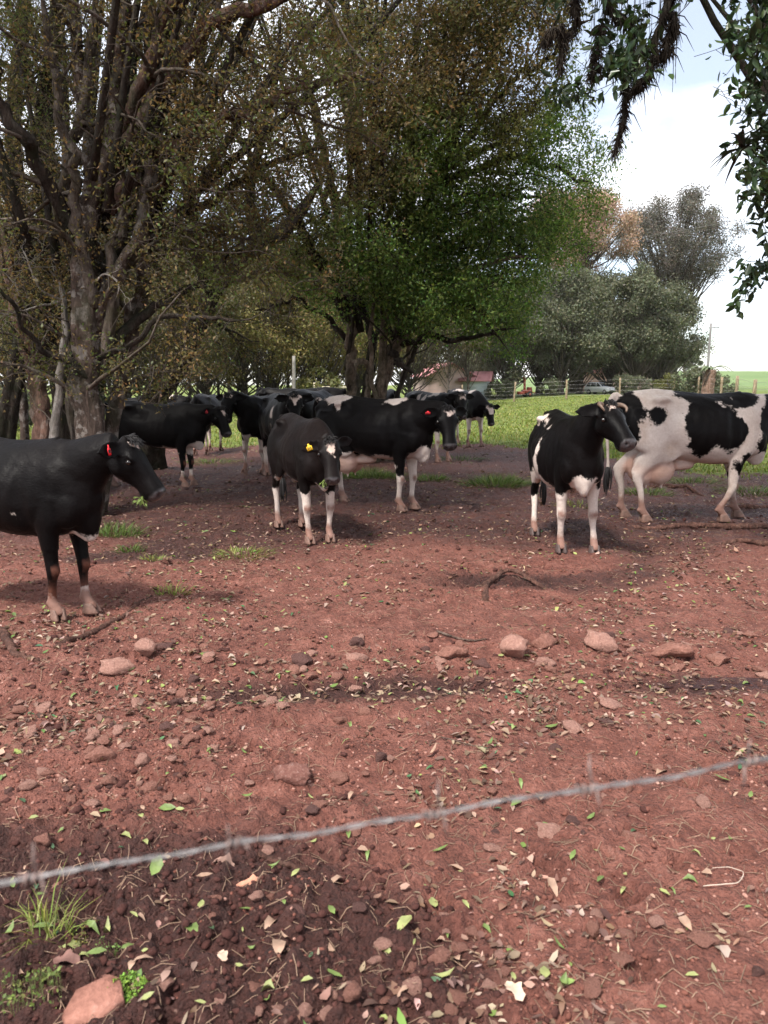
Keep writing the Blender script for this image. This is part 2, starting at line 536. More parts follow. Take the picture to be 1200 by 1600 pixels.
def spawn(r_, P, R, per_m, tmin, lens, ang, trop, wander, npts, rr, rmax, pull=None, cap=None):
    """side shoots of a batch of branches"""
    L = np.linalg.norm(np.diff(P, axis=1), axis=2).sum(1)
    cnt = r_.poisson(np.maximum(L * per_m, .05))
    if cap: cnt = np.minimum(cnt, cap)
    idx = np.repeat(np.arange(len(P)), cnt)
    B = len(idx)
    t = r_.uniform(tmin, 1, B)
    p, d, rad = sample(P, R, idx, t)
    v = r_.normal(size=(B, 3)); v -= d * (v * d).sum(1, keepdims=True); v /= np.linalg.norm(v, axis=1, keepdims=True) + 1e-9
    a = np.radians(r_.uniform(*ang, B))[:, None]
    dr = d * np.cos(a) + v * np.sin(a) + np.array(trop)
    dr /= np.linalg.norm(dr, axis=1, keepdims=True)
    ln = r_.uniform(*lens, B) * (1.15 - .5 * t)
    out = np.empty((B, npts, 3)); out[:, 0] = p
    st = ln / (npts - 1)
    for q in range(1, npts):
        dr = dr + r_.normal(size=(B, 3)) * wander + np.array(trop) * .18
        dr /= np.linalg.norm(dr, axis=1, keepdims=True)
        out[:, q] = out[:, q - 1] + dr * st[:, None]
    r0 = np.minimum(rad * rr, rmax) * r_.uniform(.7, 1.1, B)
    Rr = r0[:, None] * np.linspace(1, .28, npts)[None, :]
    return out, Rr

def leaf_cloud(r_, C, size, cols, aspect=.45, droop=.2, shape4=True, fold=.25):
    """one folded rhombic leaf at each point; cols (n,3)"""
    n = len(C)
    a = r_.normal(size=(n, 3)); a[:, 2] -= droop; a /= np.linalg.norm(a, axis=1, keepdims=True)
    b = r_.normal(size=(n, 3)); b -= a * (a * b).sum(1, keepdims=True); b /= np.linalg.norm(b, axis=1, keepdims=True)
    c = np.cross(a, b)
    s = (size * r_.uniform(.6, 1.3, n))[:, None]
    if shape4:
        V = np.stack([C - a * s * .5, C + b * s * aspect * .5 + c * s * fold * aspect, C + a * s * .5, C - b * s * aspect * .5 + c * s * fold * aspect], 1)
        F = (np.arange(n) * 4)[:, None] + np.array([[0, 1, 2, 3]])
        return V.reshape(-1, 3), F.reshape(-1, 4), np.repeat(cols, 4, axis=0)
    w = s * aspect * .5
    V = np.stack([C, C + a * s * .3 + b * w + c * w * fold, C + a * s * .7 + b * w * .75 + c * w * fold * .8, C + a * s - c * s * .06, C + a * s * .7 - b * w * .75 + c * w * fold * .8, C + a * s * .3 - b * w + c * w * fold], 1)
    k = (np.arange(n) * 6)[:, None]
    F = np.concatenate([k + np.array([[0, 1, 2, 3]]), k + np.array([[0, 3, 4, 5]])])
    return V.reshape(-1, 3), F, np.repeat(cols, 6, axis=0)

def leaf_material(name, trans=.35, rough=.5):
    t = NT(name)
    c = t.attr('col', 'Color')
    d = t.n('ShaderNodeBsdfPrincipled'); t.set(d.inputs['Base Color'], c); t.set(d.inputs['Roughness'], rough); t.set(d.inputs['Specular IOR Level'], .3)
    tr = t.n('ShaderNodeBsdfTranslucent'); t.set(tr.inputs['Color'], t.mix(.5, c, t.mix(1.0, c, (1.0, 1.0, .45), 'MULTIPLY')))
    m = t.n('ShaderNodeMixShader'); m.inputs[0].default_value = trans
    t.t.links.new(d.outputs[0], m.inputs[1]); t.t.links.new(tr.outputs[0], m.inputs[2])
    return t.done(m.outputs[0])

def bark_material(name, base, pale, moss, lichen=.5, scale=1.0):
    t = NT(name)
    o = t.pos()
    st = t.mapv(o, (1, 1, .28))
    n1 = t.noise(11 * scale, 6, .65, st); n2 = t.noise(34 * scale, 5, .7, st); n3 = t.noise(7.5 * scale, 5, .6, o)
    c = t.ramp(t.math('ADD', t.math('MULTIPLY', n1, .6), t.math('MULTIPLY', n2, .4)), [(.32, tuple(x * .22 for x in base)), (.5, base), (.66, tuple(min(1, x * 2.1) for x in base))])
    c = t.mix(t.math('MULTIPLY', t.rng(n3, .55 - .05 * lichen, .60 - .04 * lichen), lichen), c, pale)
    c = t.mix(t.math('MULTIPLY', t.rng(t.noise(2.6 * scale, 5, .65, o), .48, .62), .8), c, moss)
    h = t.math('ADD', n1, t.math('MULTIPLY', n2, .5))
    return t.done(t.bsdf(c, .88, t.bump(h, .07, 1.0), .2))

BARK_GREY = bark_material('lichened_bark', (.082, .058, .046), (.30, .27, .24), (.036, .033, .019), .65)
BARK_RED = bark_material('reddish_bark', (.105, .060, .045), (.24, .20, .175), (.04, .038, .02), .4)
BARK_DARK = bark_material('mossy_bark', (.035, .026, .020), (.075, .068, .055), (.020, .022, .010), .4)
BARK_TAN = bark_material('fibrous_bark', (.17, .128, .095), (.28, .235, .19), (.07, .06, .035), .35, 1.3)
BARK_PALE = bark_material('dead_pale_bark', (.27, .24, .21), (.42, .39, .35), (.16, .14, .11), .5)
BARK_FAR = bark_material('far_bark', (.075, .060, .050), (.14, .12, .105), (.05, .045, .03), .3, .3)
BARK_TWIG = bark_material('twig_bark', (.10, .078, .062), (.19, .165, .14), (.06, .05, .03), .5)
LEAF_NEAR = leaf_material('leaf_near', .5)
LEAF_FAR = leaf_material('leaf_far', .30, .6)
LEAF_GLOSSY = leaf_material('leaf_glossy', .22, .32)

def limb_px(rows, r0, r1, n=26, wob=.03, seed=0):
    """rows: u, v, distance - a limb surveyed off the photograph, in metres"""
    pts = np.array([at(u, v, d) for u, v, d in rows])
    P = spline(pts, n)
    q = np.random.default_rng(seed)
    w = np.cumsum(q.normal(size=(n, 3)), 0); w -= np.linspace(0, 1, n)[:, None] * w[-1]
    P = P + w * wob * .35 * np.sin(np.linspace(0, math.pi, n))[:, None]
    R = np.linspace(1, 0, n)**.85 * (r0 - r1) + r1
    return P, R * np.clip((1.0 - np.linspace(0, 1, n)) / .12, .12, 1)

def trunk_mesh(P, R, mat, k=16, seed=0, flare=0.0, name='trunk', rough=.15):
    q = np.random.default_rng(seed)
    n = len(P)
    ang = np.arange(k) * 2 * math.pi / k
    ph = q.uniform(0, 6.28, 4)
    tt = np.linspace(0, 1, n)[:, None]
    fl = 1 + rough * np.sin(3 * ang + ph[0] + 2.5 * tt) + rough * .7 * np.sin(5 * ang + ph[1] - 3 * tt) + rough * .45 * q.normal(size=(n, k))
    if flare:
        z = np.clip(1 - (P[:, 2] - P[0, 2]) / .7, 0, 1)[:, None]
        fl = fl * (1 + flare * z**2 * (.7 + .5 * np.sin(4 * ang + ph[2])))
    mb = MB().tube(P, R, k, True, fl)
    return mb.mesh(name, mat)

def palette(r_, n, cols, jitter=.25):
    cols = np.array(cols)
    i = r_.integers(0, len(cols), n)
    return cols[i] * (1 + jitter * r_.uniform(-1, 1, (n, 1))) * (1 + .12 * r_.uniform(-1, 1, (n, 3)))

def build_tree(name, label, limbs, seed, leaf, lev, cols, bark, group=None, colfn=None, origin=None, leafmat=None, keep=None, strand=None):
    """limbs: list of (P, R, material, flare, part name). lev: spawn settings per level."""
    r_ = np.random.default_rng(seed)
    root = empty(name, tuple(origin if origin is not None else limbs[0][0][0]))
    org = np.array(root.location)
    tag(root, label, 'tree', group)
    for q, (P, R, m, fl, pn) in enumerate(limbs):
        link(pn, trunk_mesh(P - org, R, m or bark, 26 if R[0] > .1 else 12, seed + q, fl, pn), root)
    Ps = np.array([spline(P, 20) for P, *_ in limbs]); Rs = np.array([np.interp(np.linspace(0, 1, 20), np.linspace(0, 1, len(R)), R) for _, R, *_ in limbs])
    b1, r1 = spawn(r_, Ps, Rs, *lev[0])
    b2, r2 = spawn(r_, b1, r1, *lev[1])
    b3, r3 = spawn(r_, b2, r2, *lev[2])
    if keep is not None:
        k1, k2, k3 = keep(b1), keep(b2), keep(b3)
        b1, r1, b2, r2, b3, r3 = b1[k1], r1[k1], b2[k2], r2[k2], b3[k3], r3[k3]
    mb = MB()
    for b, r, k in ((b1, r1, 6), (b2, r2, 4), (b3, r3, 3)):
        V, F = batch_tubes(b - org, np.maximum(r, .0022), k); mb.add(V, F)
    o = mb.build('branches', bark, root); o['kind'] = 'stuff'
    # leaves along the last two orders
    Cs = []
    for b, per in ((b3, leaf['per']), (b2, leaf['per'] * leaf.get('inner', .5))):
        cnt = r_.poisson(per, len(b)); idx = np.repeat(np.arange(len(b)), cnt)
        t = r_.uniform(.15, 1.0, len(idx))
        p, d, _ = sample(b, np.ones(b.shape[:2]), idx, t)
        Cs.append(p + r_.normal(size=p.shape) * leaf['spread'])
    C = np.concatenate(Cs)
    if len(C) > leaf['max']:
        C = C[r_.permutation(len(C))[:leaf['max']]]
    col = colfn(r_, C) if colfn else palette(r_, len(C), cols)
    V, F, cc = leaf_cloud(r_, C - org, leaf['size'], col, leaf.get('aspect', .45), leaf.get('droop', .2), leaf.get('quad', True))
    me = mesh_from('crown', V, F, leafmat or LEAF_NEAR, smooth=False)
    cattr(me, 'col', np.clip(cc, 0.002, 1))
    link('crown', me, root)
    print(name, 'branches', len(b1), len(b2), len(b3), 'leaves', len(C))
    return root

OLIVE = [(0.111, 0.101, 0.034), (0.137, 0.114, 0.042), (0.163, 0.120, 0.052), (0.085, 0.091, 0.031), (0.189, 0.133, 0.060), (0.101, 0.112, 0.036)]
RUST = [(0.260, 0.150, 0.058), (0.215, 0.130, 0.055), (0.286, 0.169, 0.072), (0.169, 0.117, 0.049), (0.156, 0.117, 0.046)]
GREEN = [(0.092, 0.173, 0.036), (0.128, 0.217, 0.045), (0.075, 0.135, 0.033), (0.165, 0.247, 0.057), (0.210, 0.263, 0.062)]

# --- the old tree on the left: one big trunk and a thicket of stems
def left_tree():
    base = on_ground(136, 806)
    d = base[1]
    L = []
    def add(rows, r0, r1, mat, seed, flare=0, pn='limb', n=26, wob=.11):
        P, R = limb_px(rows, r0, r1, n, wob, seed)
        L.append((P, R, mat, flare, pn))
    add([(136, 812, d), (144, 690, d), (146, 600, d), (150, 520, d), (152, 440, d), (166, 340, d), (184, 250, d - .1), (190, 150, d - .3), (188, 60, d - .5), (190, -60, d - .7), (200, -260, d - .8)], .165, .075, BARK_GREY, 1, .22, 'trunk', 50)
    add([(160, 520, d), (160, 440, d + .1), (148, 380, d + .1), (140, 280, d + .1), (128, 150, d), (108, 0, d - .1), (90, -200, d - .1)], .10, .05, BARK_GREY, 2)
    add([(150, 500, d), (185, 410, d - .1), (207, 310, d - .2), (236, 180, d - .2), (262, 60, d - .3), (280, -90, d - .4)], .095, .045, BARK_GREY, 3)
    add([(150, 800, d + .35), (172, 660, d + .35), (186, 540, d + .3), (196, 420, d + .3), (214, 280, d + .2), (222, 140, d), (246, -60, d)], .10, .05, BARK_GREY, 21, .3, 'stem', 40)
    add([(128, 800, d + .3), (122, 660, d + .3), (126, 540, d + .3), (118, 400, d + .2), (126, 260, d + .1), (150, 100, d), (148, -60, d)], .085, .045, BARK_TWIG, 22, .3, 'stem', 40)
    add([(165, 560, d), (176, 450, d - .15), (196, 350, d - .2), (232, 220, d - .3), (236, 80, d - .4), (225, -60, d - .5)], .075, .04, BARK_TWIG, 23, 0, 'limb', 34)
    add([(150, 480, d - .1), (118, 380, d - .3), (92, 260, d - .4), (84, 120, d - .5), (60, -40, d - .6)], .07, .035, BARK_TWIG, 24, 0, 'limb', 34)
    add([(180, 262, d), (222, 205, d - .3), (280, 110, d - .5), (340, 45, d - .8), (430, 5, d - 1.2), (540, -50, d - 1.6)], .10, .045, BARK_RED, 4)
    add([(170, 330, d), (230, 245, d - .2), (310, 195, d - .5), (400, 160, d - .8), (500, 125, d - 1), (610, 105, d - 1.2)], .075, .02, BARK_RED, 5)
    add([(160, 420, d), (250, 335, d + .3), (345, 290, d + .5), (430, 252, d + .6), (530, 225, d + .8)], .065, .018, BARK_DARK, 6)
    add([(165, 540, d), (240, 480, d + .2), (320, 425, d + .5), (400, 392, d + .8), (490, 352, d + 1)], .06, .02, BARK_DARK, 7)
    add([(150, 430, d), (105, 330, d - .3), (60, 230, d - .6), (10, 120, d - .9), (-40, 20, d - 1.2)], .09, .03, BARK_DARK, 8)
    add([(195, 200, d - .2), (260, 30, d - 1.0), (330, -120, d - 1.8), (420, -250, d - 2.4)], .09, .03, BARK_RED, 9)
    add([(150, 560, d), (205, 540, d - .3), (262, 520, d - .6), (330, 505, d - .9), (390, 500, d - 1.1)], .04, .012, BARK_DARK, 10)
    add([(146, 600, d), (90, 545, d - .4), (40, 480, d - .8), (-20, 430, d - 1.1)], .045, .012, BARK_DARK, 11)
    def colfn(r_, C):
        n = len(C); a = palette(r_, n, OLIVE); b = palette(r_, n, RUST); g = palette(r_, n, GREEN[:3])
        k = (pnoise(C[:, 0] * .8, C[:, 2] * .9 + C[:, 1] * .5) + .15 * r_.normal(size=n))
        w = sstep(.05, .45, k)[:, None] * .7; w2 = sstep(.15, .5, -k)[:, None] * .45
        return a * (1 - w - w2) + b * w + g * w2
    lev = [(3.4, .10, (.9, 2.3), (25, 75), (0, -.05, -.02), .22, 8, .45, .035),
           (6.0, .12, (.45, 1.15), (25, 75), (0, 0, -.06), .28, 6, .5, .012),
           (6.2, .15, (.22, .60), (25, 80), (0, 0, -.10), .30, 5, .5, .005)]
    def keep(b):
        m = b[:, -1]
        u = m[:, 0] / np.maximum(m[:, 1], .1)
        top = (m[:, 2] - CAM_H) / np.maximum(m[:, 1], .1)
        low = m[:, 2] > np.where(u < -.20, 1.55 + .25 * np.sin(m[:, 0] * 5), 2.35 + .3 * np.sin(m[:, 0] * 3.1))   # browsed off below the cattle's reach
        px = 600 + 1200 * u; pv = 800 - 1200 * np.tan(np.arctan(top) + PITCH)
        h = np.abs(np.sin(m[:, 0] * 91.7 + m[:, 2] * 57.3 + m[:, 1] * 33.1))
        thin = (px > 70) & (px < 275) & (m[:, 1] < d + .25) & (h > .28)            # the stems show through here
        return low & (m[:, 1] > 5.0) & (m[:, 2] < 7.2) & ~thin & (h < .88)
    return build_tree('shade_tree', 'old lichened tree with thick mottled trunk and rusty olive leaves behind the nearest black cow', L, 11,
                      dict(per=15, spread=.055, size=.046, max=170000, inner=.8, aspect=.5), lev, OLIVE, BARK_TWIG, colfn=colfn, keep=keep, origin=(base[0], base[1], hz(*base) - .1))
LEFT_TREE = left_tree()

def stem_tree(label, rows, r0, r1, mat, seed, leaves=9000, extra=(), size=.046, per=11):
    P, R = limb_px(rows, r0, r1, 40, .05, seed)
    g = hz(P[0][0], P[0][1]); P[:, 2] += (g - .08 - P[0, 2]) * np.linspace(1, 0, 40)**4
    L = [(P, R, mat, .3, 'trunk')]
    for q, (rw, a, b) in enumerate(extra):
        L.append((*limb_px(rw, a, b, 22, .04, seed + 50 + q), mat, 0, 'limb'))
    lev = [(3.2, .30, (.7, 1.9), (25, 75), (0, 0, .03), .22, 8, .45, .03), (5.6, .12, (.4, 1.0), (25, 75), (0, 0, -.05), .28, 6, .5, .010), (8.0, .15, (.2, .55), (25, 80), (0, 0, -.1), .3, 5, .5, .004)]
    def keep(b): return (b[:, -1, 2] > 1.7) & (b[:, -1, 1] > 5.5) & (b[:, -1, 2] < 8)
    return build_tree('slender_tree', label, L, seed, dict(per=per, spread=.06, size=size, max=leaves, inner=.8, aspect=.5), lev, OLIVE, BARK_DARK, keep=keep, origin=P[0])

stem_tree('dark stem leaning at the left edge of the picture behind the nearest cow', [(2, 770, 11.2), (8, 680, 11.2), (22, 600, 11.2), (48, 480, 11.2), (34, 350, 11.2), (20, 200, 11.1), (36, 20, 11), (40, -120, 11)], .14, .06, BARK_DARK, 31, 13000)
stem_tree('thick reddish stem leaning left beside the pale dead one', [(82, 775, 10.8), (66, 680, 10.8), (52, 610, 10.8), (36, 530, 10.8), (18, 430, 10.7), (-10, 300, 10.6)], .135, .07, BARK_RED, 32, 9000)
stem_tree('thin grey stem standing before the bright pasture at far left', [(45, 740, 12.6), (38, 670, 12.6), (28, 590, 12.6), (26, 500, 12.6), (40, 380, 12.6), (60, 250, 12.6)], .075, .04, BARK_GREY, 33, 7000)
stem_tree('dark mossy stem rising just left of the big mottled trunk', [(112, 760, 11.4), (104, 680, 11.4), (96, 600, 11.4), (86, 500, 11.4), (76, 380, 11.4), (70, 200, 11.3), (92, 10, 11.2), (100, -120, 11.2)], .17, .08, BARK_DARK, 34, 13000)
stem_tree('forked grey stem partly hidden behind the big mottled trunk', [(128, 745, 12.2), (122, 680, 12.2), (112, 600, 12.2), (126, 480, 12.2), (112, 330, 12.2), (60, 170, 12.2), (30, 40, 12.2)], .11, .05, BARK_GREY, 35, 9000)
stem_tree('dark leaning mossy trunk arching right behind the black cow', [(238, 726, 15.2), (240, 650, 14.6), (252, 600, 14.2), (288, 545, 14.1), (318, 485, 14.0), (345, 437, 14.0), (400, 388, 13.9), (462, 340, 13.8), (520, 250, 13.6)], .24, .08, BARK_DARK, 36, 24000,
          [([(330, 460, 14), (300, 360, 13.8), (290, 240, 13.5), (310, 100, 13.2), (320, -60, 13)], .13, .05), ([(400, 388, 13.9), (390, 300, 13.6), (420, 180, 13.4), (440, 20, 13.2)], .09, .04), ([(300, 520, 14.1), (250, 430, 14.3), (230, 330, 14.4), (225, 180, 14.4)], .11, .04)])

# pale dead stem with bare twigs, in front of the thicket
def dead_stem():
    d = 9.6
    P, R = limb_px([(78, 790, d), (84, 690, d), (96, 620, d), (103, 540, d), (99, 470, d), (90, 432, d)], .065, .025, 34, .03, 61)
    L = [(P, R, BARK_PALE, .25, 'trunk')]
    for rw, a, b in [([(98, 470, d), (62, 448, d - .2), (45, 410, d - .3), (32, 385, d - .3)], .014, .005), ([(98, 462, d), (130, 448, d - .2), (152, 438, d - .3), (165, 428, d - .3), (185, 445, d - .4), (180, 470, d - .4)], .016, .006),
                     ([(72, 475, d), (35, 485, d - .2), (8, 492, d - .4), (-20, 480, d - .5)], .014, .006), ([(98, 470, d), (72, 475, d), (40, 462, d - .2), (10, 430, d - .3), (-10, 420, d - .4)], .012, .005), ([(92, 440, d), (78, 420, d - .1), (60, 418, d - .2), (20, 425, d - .3)], .010, .004)]:
        L.append((*limb_px(rw, a, b, 18, .02, 62), BARK_PALE, 0, 'limb'))
    lev = [(5, .25, (.15, .55), (25, 70), (0, 0, -.02), .3, 6, .5, .006), (6, .2, (.08, .28), (25, 70), (0, 0, -.05), .3, 5, .6, .003), (3, .2, (.05, .15), (25, 70), (0, 0, -.05), .3, 4, .6, .0025)]
    def keep(b): return b[:, -1, 2] > 2.0
    build_tree('dead_tree', 'pale dead stem with bare silvery twigs left of the big trunk', L, 60, dict(per=.05, spread=.05, size=.04, max=200), lev, OLIVE, BARK_PALE, keep=keep)
dead_stem()

# --- the spreading tree in the middle: a bundle of fused stems
def middle_tree():
    d = 16.6
    L = []
    def add(rows, r0, r1, mat, seed, flare=0, pn='limb', n=30, wob=.14):
        P, R = limb_px([(u, v, d + dd) for u, v, dd in rows], r0, r1, n, wob, seed)
        L.append((P, R, mat, flare, pn))
    add([(546, 726, 0), (548, 650, 0), (548, 595, 0), (541, 540, 0), (527, 492, 0), (506, 458, -.1), (470, 434, -.3), (430, 428, -.6), (380, 440, -.9), (345, 450, -1.2)], .115, .06, BARK_TAN, 101, .3, 'trunk', 50)
    add([(566, 726, .25), (566, 600, .25), (560, 520, .2), (558, 450, .2), (560, 350, 0), (560, 200, -.3), (566, 50, -.6), (566, -120, -.8)], .095, .045, BARK_DARK, 102, .2, 'trunk', 44)
    add([(584, 726, 0), (588, 640, 0), (602, 565, 0), (622, 490, 0), (627, 425, -.1), (648, 355, -.2), (682, 290, -.5), (722, 230, -.9), (765, 165, -1.3), (800, 90, -1.6)], .125, .045, BARK_TAN, 103, .3, 'trunk', 50)
    add([(604, 726, -.1), (596, 620, -.1), (618, 540, -.2), (650, 492, -.4), (682, 452, -.7), (722, 420, -1), (795, 400, -1.4), (840, 405, -1.7)], .095, .025, BARK_TAN, 104, .3, 'trunk', 40)
    add([(572, 726, -.3), (574, 640, -.3), (582, 580, -.25), (560, 560, -.3), (556, 580, -.4)], .07, .05, BARK_TAN, 105, .3, 'trunk', 24)
    for q, (ub, um, vt, dd) in enumerate([(556, 553, 430, -.15), (577, 584, 440, .2), (597, 632, 455, .1), (612, 645, 500, -.05), (588, 596, 380, -.3)]):
        add([(ub, 726, dd), (ub + .25 * (um - ub) + (-1)**q * 4, 640, dd), (um - (-1)**q * 3, 560, dd), (um + (um - 570) * .35, vt, dd - .1), (um + (um - 570) * .9, vt - 90, dd - .3)], 0.06, .022, BARK_TAN if q % 3 else BARK_DARK, 130 + q, .15, 'stem', 30, .10)
    add([(605, 545, 0), (650, 527, -.3), (700, 517, -.7), (758, 521, -1.1), (815, 512, -1.5)], .075, .02, BARK_DARK, 106)
    add([(592, 620, -.2), (602, 500, -.2), (617, 410, -.2), (622, 330, -.3), (630, 200, -.5), (650, 60, -.8), (660, -100, -1)], .085, .04, BARK_TAN, 107)
    add([(560, 520, .1), (532, 400, .1), (500, 300, 0), (482, 180, -.2), (470, 50, -.4)], .12, .04, BARK_DARK, 108)
    add([(627, 425, 0), (680, 402, .2), (742, 372, .3), (802, 352, .4), (868, 332, .5)], .10, .02, BARK_DARK, 109)
    add([(682, 290, -.5), (750, 262, -.5), (826, 250, -.6), (892, 275, -.7), (930, 285, -.7)], .075, .02, BARK_DARK, 110)
    add([(612, 552, -.2), (630, 568, -.5), (648, 584, -.7)], .07, .045, BARK_DARK, 111, n=12)
    add([(640, 370, -.2), (650, 250, -.6), (690, 130, -1.0), (740, 20, -1.4), (780, -80, -1.6)], .09, .03, BARK_DARK, 112)
    add([(765, 165, -1.3), (820, 110, -1.8), (880, 60, -2.2), (930, 30, -2.5)], .05, .02, BARK_DARK, 113)
    add([(545, 500, 0), (500, 400, -.6), (450, 320, -1.2), (400, 250, -1.8), (350, 190, -2.3)], .11, .03, BARK_DARK, 114)
    add([(560, 300, 0), (610, 200, -.9), (600, 90, -1.8), (560, -20, -2.5)], .08, .03, BARK_DARK, 115)
    add([(540, 470, -.2), (520, 380, -.8), (500, 330, -1.2), (520, 250, -1.8)], .07, .03, BARK_DARK, 116)
    add([(650, 492, -.3), (700, 470, .2), (760, 460, .5), (815, 470, .6)], .055, .015, BARK_DARK, 117)
    for q, rows in enumerate([[(640, 420, -.1), (710, 368, -.5), (790, 365, -.8), (850, 420, -1.0)], [(622, 480, -.1), (690, 440, .1), (770, 455, .2), (832, 520, .3)], [(612, 530, -.1), (680, 490, -.5), (745, 500, -.9), (800, 555, -1.2)], [(540, 530, 0), (500, 478, -.4), (440, 462, -.9), (392, 488, -1.2)], [(650, 350, -.3), (740, 310, .3), (820, 310, .6), (872, 350, .8)], [(560, 400, .1), (500, 350, -.4), (430, 345, -1), (370, 372, -1.4)]]):
        add(rows, .055, .012, BARK_DARK, 170 + q)
    for q, rows in enumerate([[(660, 330, -.3), (700, 220, -1), (700, 120, -1.6), (720, 20, -2)], [(560, 260, 0), (640, 150, -1.2), (720, 80, -2), (800, 40, -2.6)], [(600, 300, -.2), (560, 200, -1.2), (510, 110, -2.2), (470, 30, -3)], [(700, 260, -.6), (780, 200, -1.2), (840, 150, -1.6), (880, 130, -1.8)], [(620, 380, -.2), (690, 330, -.8), (770, 300, -1.2), (850, 290, -1.5)], [(560, 350, 0), (620, 280, -.9), (660, 190, -1.6), (760, 130, -2.2)]]):
        add(rows, .06, .012, BARK_TWIG, 150 + q)
    def colfn(r_, C):
        n = len(C); g = palette(r_, n, GREEN); o = palette(r_, n, OLIVE); b = palette(r_, n, RUST)
        up = sstep(4.6, 6.4, C[:, 2] + .9 * pnoise(C[:, 0] * .7, C[:, 2] * .7) - .55 * (C[:, 0] - .8) * (C[:, 2] > 3))[:, None]
        k = sstep(-.1, .4, pnoise(C[:, 0] * .6 + 7, C[:, 2] * .7))[:, None]
        top = b * .6 + o * .4
        top = top * k + o * (1 - k)
        return g * (1 - up) + top * up
    lev = [(2.5, .22, (1.0, 2.7), (35, 88), (.03, -.04, -.08), .20, 8, .42, .035),
           (4.6, .12, (.5, 1.35), (25, 75), (0, 0, -.08), .26, 6, .5, .013),
           (4.8, .15, (.28, .75), (25, 80), (0, 0, -.18), .30, 5, .5, .005)]
    def keep(b):
        m = b[:, -1]
        u = 600 + 1200 * m[:, 0] / m[:, 1]
        zz = m[:, 2]
        lo = np.interp(u, [300, 460, 520, 560, 610, 640, 700, 760, 820, 870, 960], [4.6, 4.0, 3.1, 3.1, 3.2, 3.0, 2.9, 2.55, 2.45, 4.2, 5.6])
        hi = np.interp(u, [820, 860, 900, 940, 980], [20, 9.2, 6.6, 6.2, 5.6])
        return (zz > lo + .35 * np.sin(m[:, 0] * 2.7 + m[:, 1])) & (zz < hi) & (u < 960) & (m[:, 1] > 11.5)
    b = on_ground(575, 726)
    return build_tree('spreading_tree', 'spreading tree with fused fibrous stems and green lower crown behind the herd', L, 101,
                      dict(per=16, spread=.10, size=.074, max=170000, inner=.8, aspect=.5, droop=.5), lev, GREEN, BARK_DARK, colfn=colfn, keep=keep, origin=(at(575, 726, d)[0], d, hz(0, d) - .05))
MIDDLE_TREE = middle_tree()
def upper_crown(root, c, rad, n, size, cols, seed):
    """the part of the crown above the picture, which shades the yard"""
    r_ = np.random.default_rng(seed)
    lumps = 46
    v = r_.normal(size=(lumps, 3)); v /= np.linalg.norm(v, axis=1)[:, None]; v *= r_.uniform(size=(lumps, 1))**.4
    L = v * np.array(rad)
    i = r_.integers(0, lumps, n)
    P = L[i] + r_.normal(size=(n, 3)) * np.array([.55, .55, .32])
    P = P + np.array(c)
    P = P[P[:, 2] > CAM_H + .475 * P[:, 1] + .2]
    V, F, cc = leaf_cloud(r_, P - np.array(root.location), size, palette(r_, len(P), cols), .55)
    me = mesh_from('crown', V, F, LEAF_NEAR, smooth=False); cattr(me, 'col', cc)
    link('crown', me, root)
    o = np.array(root.location); mb = MB()
    for k in range(0, lumps, 2):
        e = L[k] + np.array(c) - o; s = np.array([0, 0, e[2] * .45]) + e * np.array([.25, .25, 0])
        mb.tube(spline([s, (s + e) / 2 + r_.normal(size=3) * .2, e], 8), np.linspace(.05, .012, 8), 6)
    mb.build('limbs', BARK_DARK, root)
upper_crown(LEFT_TREE, (-1.9, 9.3, 8.2), (5.2, 4.2, 1.7), 13000, .13, OLIVE, 81)
upper_crown(MIDDLE_TREE, (.8, 15.5, 11.6), (5.6, 5.0, 2.2), 10000, .16, RUST, 82)

